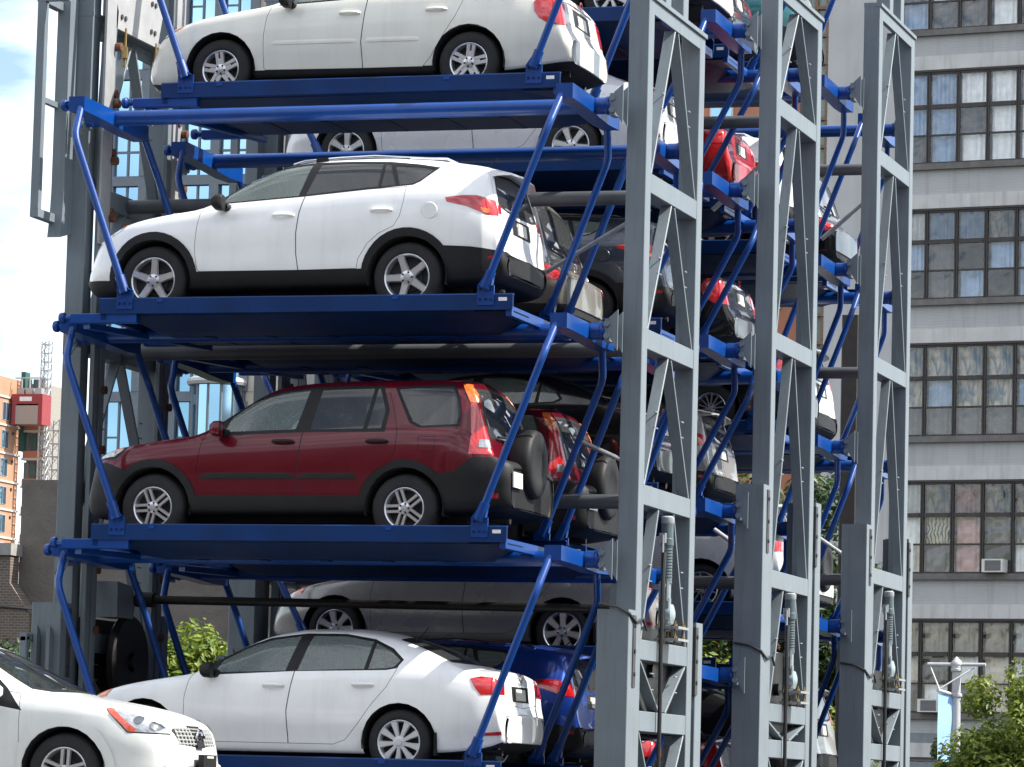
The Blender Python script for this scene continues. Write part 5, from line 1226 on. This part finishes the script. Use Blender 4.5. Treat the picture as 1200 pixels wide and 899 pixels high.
def tree(name, x, y, h, cr, cz, ch, nleaf, size, lm, label, seed, cat='tree', clumps=26, trunk=.09):
    T = empty(name, (x,y,0), label=label, cat=cat); kid(T); R = random.Random(seed)
    C_ = []
    for i in range(clumps):
        while True:
            a, b, c = R.uniform(-1,1), R.uniform(-1,1), R.uniform(-1,1)
            if .15 < a*a+b*b+c*c < 1: break
        C_.append((Vector((a*cr, b*cr, cz+c*ch)), R.uniform(.28,.5)*min(cr, ch)))
    q = MB(); top = cz+ch*.4
    q.tube([(0,0,0),(.04,.02,top*.3),(-.03,.03,top*.6),(0,0,top)], [trunk, trunk*.85, trunk*.65, trunk*.2], 10)
    kid(q.build('trunk', BARK, T), T)
    for c, r in C_[:10]:
        q = MB(); z0 = R.uniform(.25,.75)*top; q.tube([(0,0,z0), tuple(Vector((0,0,z0)).lerp(c,.5)+Vector((0,0,.05))), tuple(c)], [trunk*.5, trunk*.3, trunk*.1], 6); kid(q.build('branch', BARK, T), T)
    vs, fs = [], []
    for i in range(nleaf):
        c, r = C_[R.randrange(len(C_))]
        d = Vector((R.gauss(0,1), R.gauss(0,1), R.gauss(0,1))).normalized()*r*(R.random()**.4)*1.15
        p = c+d; d2 = (d.normalized()+Vector((R.gauss(0,.5), R.gauss(0,.5), .5+R.gauss(0,.5)))).normalized()
        u = d2.cross(Vector((R.gauss(0,1), R.gauss(0,1), R.gauss(0,1)))).normalized(); w = d2.cross(u); s = size*R.uniform(.6,1.3)
        b = len(vs); vs += [p-u*s, p-w*s*.45+u*s*.1, p+u*s-d2*s*.25, p+w*s*.45+u*s*.1]; fs += [(b,b+1,b+2),(b,b+2,b+3)]
    me = bpy.data.meshes.new('crown'); me.from_pydata(vs, [], fs); me.materials.append(lm); o = kid(link('crown', me, T), T); o['kind'] = 'stuff'
    return T
tree('leafy_tree', -.02, 26, 4, 1.0, 2.65, 1.12, 15000, .06, LEAFY, 'yellow-green leafy tree in the bottom right corner beside the banner post', 3, clumps=34)
tree('dark_tree', .55, 31.5, 5, 1.2, 3.1, 1.15, 6000, .07, LEAFD, 'darker green tree behind the yellow-green one at the right edge', 5)
tree('dark_tree', -2.3, 34, 4, .55, 2.6, .5, 1800, .07, LEAFD, 'small dark shrub tree behind the banner post', 9, clumps=12)
tree('leafy_tree', -6.1, 30, 7, 1.6, 5.4, 1.7, 8000, .09, LEAFD, 'green tree behind the lifts, seen in the gap left of the middle tower', 11)
tree('leafy_tree', -4.2, 31, 7, .95, 5.0, 2.2, 7000, .08, LEAFD, 'green tree behind the lifts, seen between the middle and farthest towers', 12)
tree('leafy_tree', -5.0, 29, 4, 2.2, 2.6, 1.3, 8000, .08, LEAFY, 'low green tree behind the lifts near the ground, below the middle tower gap', 14)
tree('leafy_bush', -11.55, 20.4, 3.8, .95, 2.85, .95, 9000, .07, LEAFB, 'bright yellow-green bush in sun behind the white sedan', 15, 'bush', 30, .05)
tree('leafy_bush', -10.3, 21.5, 3.8, .8, 3.0, .85, 5000, .07, LEAFB, 'pale green bush against the rough wall, right of the bright bush', 19, 'bush', 22, .05)
tree('leafy_bush', -14.6, 20.0, 3.6, .8, 3.4, .75, 6000, .06, LEAFD, 'dark green bush at the left edge below the brown brick wall', 16, 'bush', 20, .05)

# ------------------------------------------------------------ low walls behind on the left
STUC = mat('rough_stucco', (.15,.13,.115), .95, var=.2, vscale=3, bump=.5, bscale=18)
q = MB(); q.prism([(-16.22,0),(-8,0),(-8,4.62+G),(-16.22,4.62+G)], 'y', 24.0, 24.4); tag(q.build('stucco_wall', STUC), 'rough grey-brown stucco wall behind the left towers', 'wall')
BBR = mat('brown_brick', (.17,.115,.085), .9, var=.25, vscale=6); bt = brick_bump(BBR, .11, .045, .008)
bt.inputs['Color1'].default_value = (.15,.11,.085,1); bt.inputs['Color2'].default_value = (.11,.08,.06,1); bt.inputs['Mortar'].default_value = (.2,.18,.16,1)
BBR.node_tree.links.new(bt.outputs['Color'], BBR.node_tree.nodes['Principled BSDF'].inputs['Base Color'])
W2 = empty('brick_wall', (-18.5,23.6,0), label='brown brick wall with pale coping at the bottom left', cat='wall'); kid(W2)
q = MB(); q.prism([(-4,0),(2.75,0),(2.68,2.4+G),(2.30,2.9+G),(2.30,3.35+G),(-4,3.35+G)], 'y', 0, .35); kid(q.build('brickwork', BBR, W2), W2)
q = MB(); q.box(-4,2.33,-.06,.4,3.352+G,3.55+G); kid(q.build('coping', mat('grey_coping', (.30,.29,.27), .9, var=.15), W2), W2)
q = MB(); q.tube([(2.0,-.02,2.52+G),(2.55,-.02,2.49+G),(2.95,-.02,2.45+G)], .02, 6); kid(q.build('ledge_pipe', STEELD, W2), W2)

# ------------------------------------------------------------ blue glass building with a stone wing
GB = empty('glass_building', (-42.6,90,0), label='building with grey framed blue glass and a rounded bay, behind the left towers', cat='building'); kid(GB)
GFR = mat('grey_mullion', (.14,.165,.19), .5, .2, var=.1)
def sky_glass():
    m = mat('blue_mirror_glass', (.30,.49,.65), .04, .9); return m
SKYG = sky_glass()
def GP(n, mb, m, par=None): o = mb.build(n, m, par or GB); kid(o, par or GB); return o
q = MB(); q.box(.02,5.0,.3,12,0.01,34); GP('core', q, GFR)
FH = 3.72; ZB = 20.35+G-4*FH
for fl in range(8):
    z = ZB+FH*fl
    q = MB(); q.box(-.05,5.2,-.12,.3,z-.17,z+.17); GP('floor_band', q, GFR)
    for c in range(4):
        x = .12+c*1.30
        q = MB(); q.box(x+.95,x+1.28,-.15,.29,z+.172,z+FH-.172); GP('pier', q, GFR)
        if c == 0: q = MB(); q.box(-.05,.12,-.1,.29,z+.172,z+FH-.172); GP('pier', q, GFR)
        q = MB()
        q.box(x+.002,x+.948,.02,.1,z+.98,z+1.06); q.box(x+.44,x+.51,.0,.12,z+.174,z+.978); q.box(x+.44,x+.51,.0,.12,z+1.062,z+FH-.174); q.box(x+.002,x+.438,.02,.1,z+2.3,z+2.36)
        wf = GP('window', q, GFR)
        for a, b, c0, c1 in ((.01,.438,.18,.975),(.512,.94,.18,.975),(.01,.438,1.065,2.295),(.01,.438,2.365,FH-.18),(.512,.94,1.065,FH-.18)):
            q = MB(); q.box(x+a,x+b,.055,.07,z+c0,z+c1); GP('pane', q, SKYG, wf)
# rounded bay with a pale canopy
bx, bz = 4.25, 13.25+G
q = MB(); q.lathe([(.001,.28),(.9,.26),(1.02,.2),(1.05,.1),(1.0,0),(.001,-.02)], (bx,-.2,bz), 'z', 24); GP('canopy', q, mat('pale_metal', (.45,.45,.44), .5, .2))
for j in range(7):
    a = pi+pi*j/6; q = MB(); q.cbox(bx+.85*cos(a)-.04,bx+.85*cos(a)+.04,-.2+.85*sin(a)-.04,-.2+.85*sin(a)+.04,bz-6,bz-.02,.01); GP('bay_mullion', q, GFR)
    if j < 6:
        a0, a1 = a+.05, a+pi/6-.05; q = MB(); q.add([(bx+.84*cos(t),-.2+.84*sin(t),zz) for zz in (bz-6,bz-.02) for t in (a0,a1)],[(0,1,3,2)]); GP('bay_pane', q, SKYG)
STON = mat('beige_stone', (.48,.43,.36), .85, var=.1, vscale=1.2, bump=.1, bscale=10)
q = MB(); q.box(5.22,6.6,-.05,12,0,34); GP('stone_wing', q, STON)
for z in [3+1.5*i for i in range(20)]:
    q = MB(); q.box(5.2,6.62,-.062,-.051,z,z+.03); GP('stone_joint', q, mat('stone_joint', (.3,.27,.23), .9))
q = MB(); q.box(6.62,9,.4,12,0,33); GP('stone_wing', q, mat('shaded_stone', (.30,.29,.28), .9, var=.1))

# ------------------------------------------------------------ orange brick block, scaffold and hoist at the far left
OBR = mat('orange_brick', (.40,.215,.13), .9, var=.12, vscale=.6, bump=.1, bscale=5)
OB = empty('brick_block', (-139.08, 300, 0), label='orange brick apartment block with pale floor bands at the far left edge', cat='building'); kid(OB)
def OP(n, mb, m, par=None): o = mb.build(n, m, par or OB); kid(o, par or OB); return o
q = MB(); q.box(-30,0,-40,.0,0,36.45+G); OP('wall', q, OBR)
for i in range(9):
    z = 34.65-2.55*i+G
    q = MB(); q.box(-30,.12,-40,.1,z-.09,z+.09); OP('floor_band', q, mat('pale_band', (.5,.47,.42), .9))
    for y in (-3.2,-7.5,-12,-17):
        q = MB(); q.box(.0,.05,y-.75,y+.75,z-2.1,z-.45); w = OP('window', q, mat('alu_frame', (.4,.42,.43), .5))
        for k in (-1,0):
            q = MB(); q.box(.052,.07,y+.04+.72*k-(.0),y+.68+.72*k,z-2.05,z-.5); OP('pane', q, SKYG, w)
    for y in (-1.4,):
        q = MB(); q.box(.0,.08,y-.15,y+.15,z-.75,z-.5); OP('vent', q, STEELD)
q = MB(); q.box(.35,2.0,1.0,5,0,36.3+G); OP('unfinished_bay', q, mat('raw_concrete', (.28,.26,.23), .9, var=.3))
for i in range(9):
    z = 34.4-2.55*i+G
    q = MB(); q.box(.2,2.3,.2,1.0,z-.1,z+.1); OP('balcony_slab', q, mat('pale_band', (.5,.47,.42)))
    q = MB(); q.box(.3,2.2,.25,.3,z+.1,z+.75); OP('brick_apron', q, mat('salmon_brick', (.42,.16,.09), .9))
    for x, m in ((.45,'d'),(1.1,'g'),(1.75,'d')):
        q = MB(); q.box(x-.25,x+.25,.85,.95,z+.8,z+2.3); OP('balcony_window', q, mat('green_cladding', (.06,.12,.10), .6) if m == 'g' else mat('grey_glazing', (.16,.18,.19), .15))
q = MB(); q.box(.0,.35,.0,1.2,30+G,37.3+G); OP('green_netting', q, mat('green_netting', (.03,.09,.07), .9))
# hoist cabin and mast
RD = mat('hoist_red', (.25,.025,.03), .5, var=.15)
H = empty('builders_hoist', (-137.3, 298.5, 0), label='red builders hoist cabin on a lattice mast beside the orange block', cat='hoist'); kid(H)
q = MB(); q.box(-1.5,1.5,-1,1,34.1+G,35+G); q.box(-1.5,-1.1,-1,1,32.2+G,34.1+G); q.box(1.1,1.5,-1,1,32.2+G,34.1+G); kid(q.build('cabin', RD, H), H)
q = MB(); q.box(-1.1,1.1,-1.03,.9,32.25+G,33.95+G); kid(q.build('cabin_door', mat('grey_mesh', (.30,.25,.22), .8), H), H)
q = MB(); q.box(-.75,.45,-1.02,-1.005,34.35+G,34.75+G); kid(q.build('sign_board', mat('sign_white', (.7,.7,.7), .6), H), H)
for x in (-.9,-.1,.8):
    q = MB(); q.cyl((x,-.3,35+G),(x,-.3,36.4+G),.09,8); q.box(x-.3,x+.35,-.5,.2,35+G,35.6+G); kid(q.build('drive_unit', GALV, H), H)
q = MB(); q.beam((-1.4,-.6,36.5+G),(1.6,-.6,36.5+G),.12,.12); kid(q.build('top_rail', GALV, H), H)
def lattice(T, x, y, w, z0, z1, st, m, name='lattice_mast'):
    q = MB(); h = w/2
    for a in (-h,h):
        for b in (-h,h): q.beam((x+a,y+b,z0),(x+a,y+b,z1),.1,.1,c=.01)
    z = z0; k = 0
    while z < z1:
        for a, b, c, d in ((-h,-h,h,-h),(h,-h,h,h),(h,h,-h,h),(-h,h,-h,-h)):
            q.beam((x+a,y+b,z),(x+c,y+d,z),.07,.07,c=.01); q.beam((x+a,y+b,z),(x+c,y+d,min(z1,z+st)),.05,.05,c=.01)
        z += st; k += 1
    o = kid(q.build(name, m, T), T); o['kind'] = 'stuff'; return o
lattice(H, .62, 1.6, .72, 15+G, 40.1+G, .8, GALV)
lattice(H, 1.25, 3, 1.0, 14+G, 33+G, 1.2, GALV, 'scaffold_frame')
# ------------------------------------------------------------ far blocks seen between the right towers
B2 = empty('far_block', (-34.5,140,0), label='salmon brick block with pale window bays seen between the nearest and middle towers', cat='building'); kid(B2)
q = MB(); q.box(-3,5.6,0,10,0,38); kid(q.build('wall', mat('salmon_wall', (.46,.20,.12), .9, var=.15, vscale=.7), B2), B2)
for i in range(6):
    for x in (-1.2, 1.0, 3.4):
        z = 24+2.6*i; q = MB(); q.box(x-.55,x+.55,-.12,-.002,z,z+1.7); w = kid(q.build('window', mat('pale_frame', (.6,.6,.58), .6), B2), B2)
        q = MB(); q.box(x-.48,x-.03,-.14,-.122,z+.08,z+1.6); q2 = MB(); q2.box(x+.03,x+.48,-.14,-.122,z+.08,z+1.6); kid(q.build('pane', SKYG, w), w); kid(q2.build('pane', SKYG, w), w)
B3 = empty('stair_tower', (-28.45,138,0), label='narrow brown framed stair tower with greenish panes beside the pale blank wall', cat='building'); kid(B3)
BRF = mat('brown_frame', (.17,.11,.07), .7, var=.2); GRN = mat('greenish_pane', (.20,.24,.20), .12, var=.2, spec=.6)
q = MB(); q.box(-.62,.30,.12,5,0,40); kid(q.build('core', mat('dim_core', (.10,.10,.09), .8), B3), B3)
for x in (-.62,-.22,.30):
    q = MB(); q.box(x-.07,x+.07,-.1,.1,0,40); kid(q.build('mullion', BRF, B3), B3)
for i in range(31):
    z = .6+1.27*i; q = MB(); q.box(-.66,.36,-.14,.1,z-.07,z+.07); kid(q.build('transom', BRF, B3), B3)
    for x0, x1 in ((-.55,-.29),(-.15,.23)):
        q = MB(); q.box(x0,x1,.06,.09,z+.08,z+1.19); kid(q.build('pane', GRN, B3), B3)
q = MB(); q.box(.38,.62,0,5,0,40); kid(q.build('edge_strip', mat('edge_white', (.65,.66,.66), .8), B3), B3)
q = MB(); q.cbox(-.26,.0,-.13,.13,0,6.95+G,.02); o = q.build('steel_column', mat('dark_brown_column', (.03,.025,.022), .7, var=.3), loc=(-1.80,22,0)); tag(o, 'dark brown steel column behind the farthest tower, against the pale wall', 'column')

# ------------------------------------------------------------ the other side of the street, behind the camera (seen only in reflections)
for i, (x0, x1, y, h, c, lb) in enumerate(((-60,-18,-62,30,(.22,.13,.09),'dark red brick warehouse across the street'),(-17,14,-64,25,(.30,.28,.25),'low buff warehouse across the street, middle'),(15,60,-60,32,(.20,.185,.165),'grey brick factory across the street, right'))):
    B = empty('street_block', ((x0+x1)/2,y,0), label=lb, cat='building'); kid(B); w = (x1-x0)/2
    q = MB(); q.box(-w,w,-10,0,0,h); kid(q.build('wall', mat('block_%d' % i if False else ('street_brick' if i == 0 else 'street_buff' if i == 1 else 'street_grey'), c, .9, var=.2, vscale=.4), B), B)
    q = MB()
    for f in range(int(h//3.6)):
        for k in range(int(2*w//3)): q.box(-w+.8+3*k,-w+2.6+3*k,.002,.05,1+3.6*f,3+3.6*f)
    o = kid(q.build('window', mat('street_glass', (.03,.035,.04), .1), B), B); o['kind'] = 'stuff'
B = empty('street_block', (75,5,0), label='unseen brown brick block added east of the lifts to darken reflections', cat='building'); kid(B)  # out of view, added for dark reflections on the car tails
q = MB(); q.box(0,12,-45,40,0,26); kid(q.build('wall', mat('street_brick', (.22,.13,.09)), B), B)
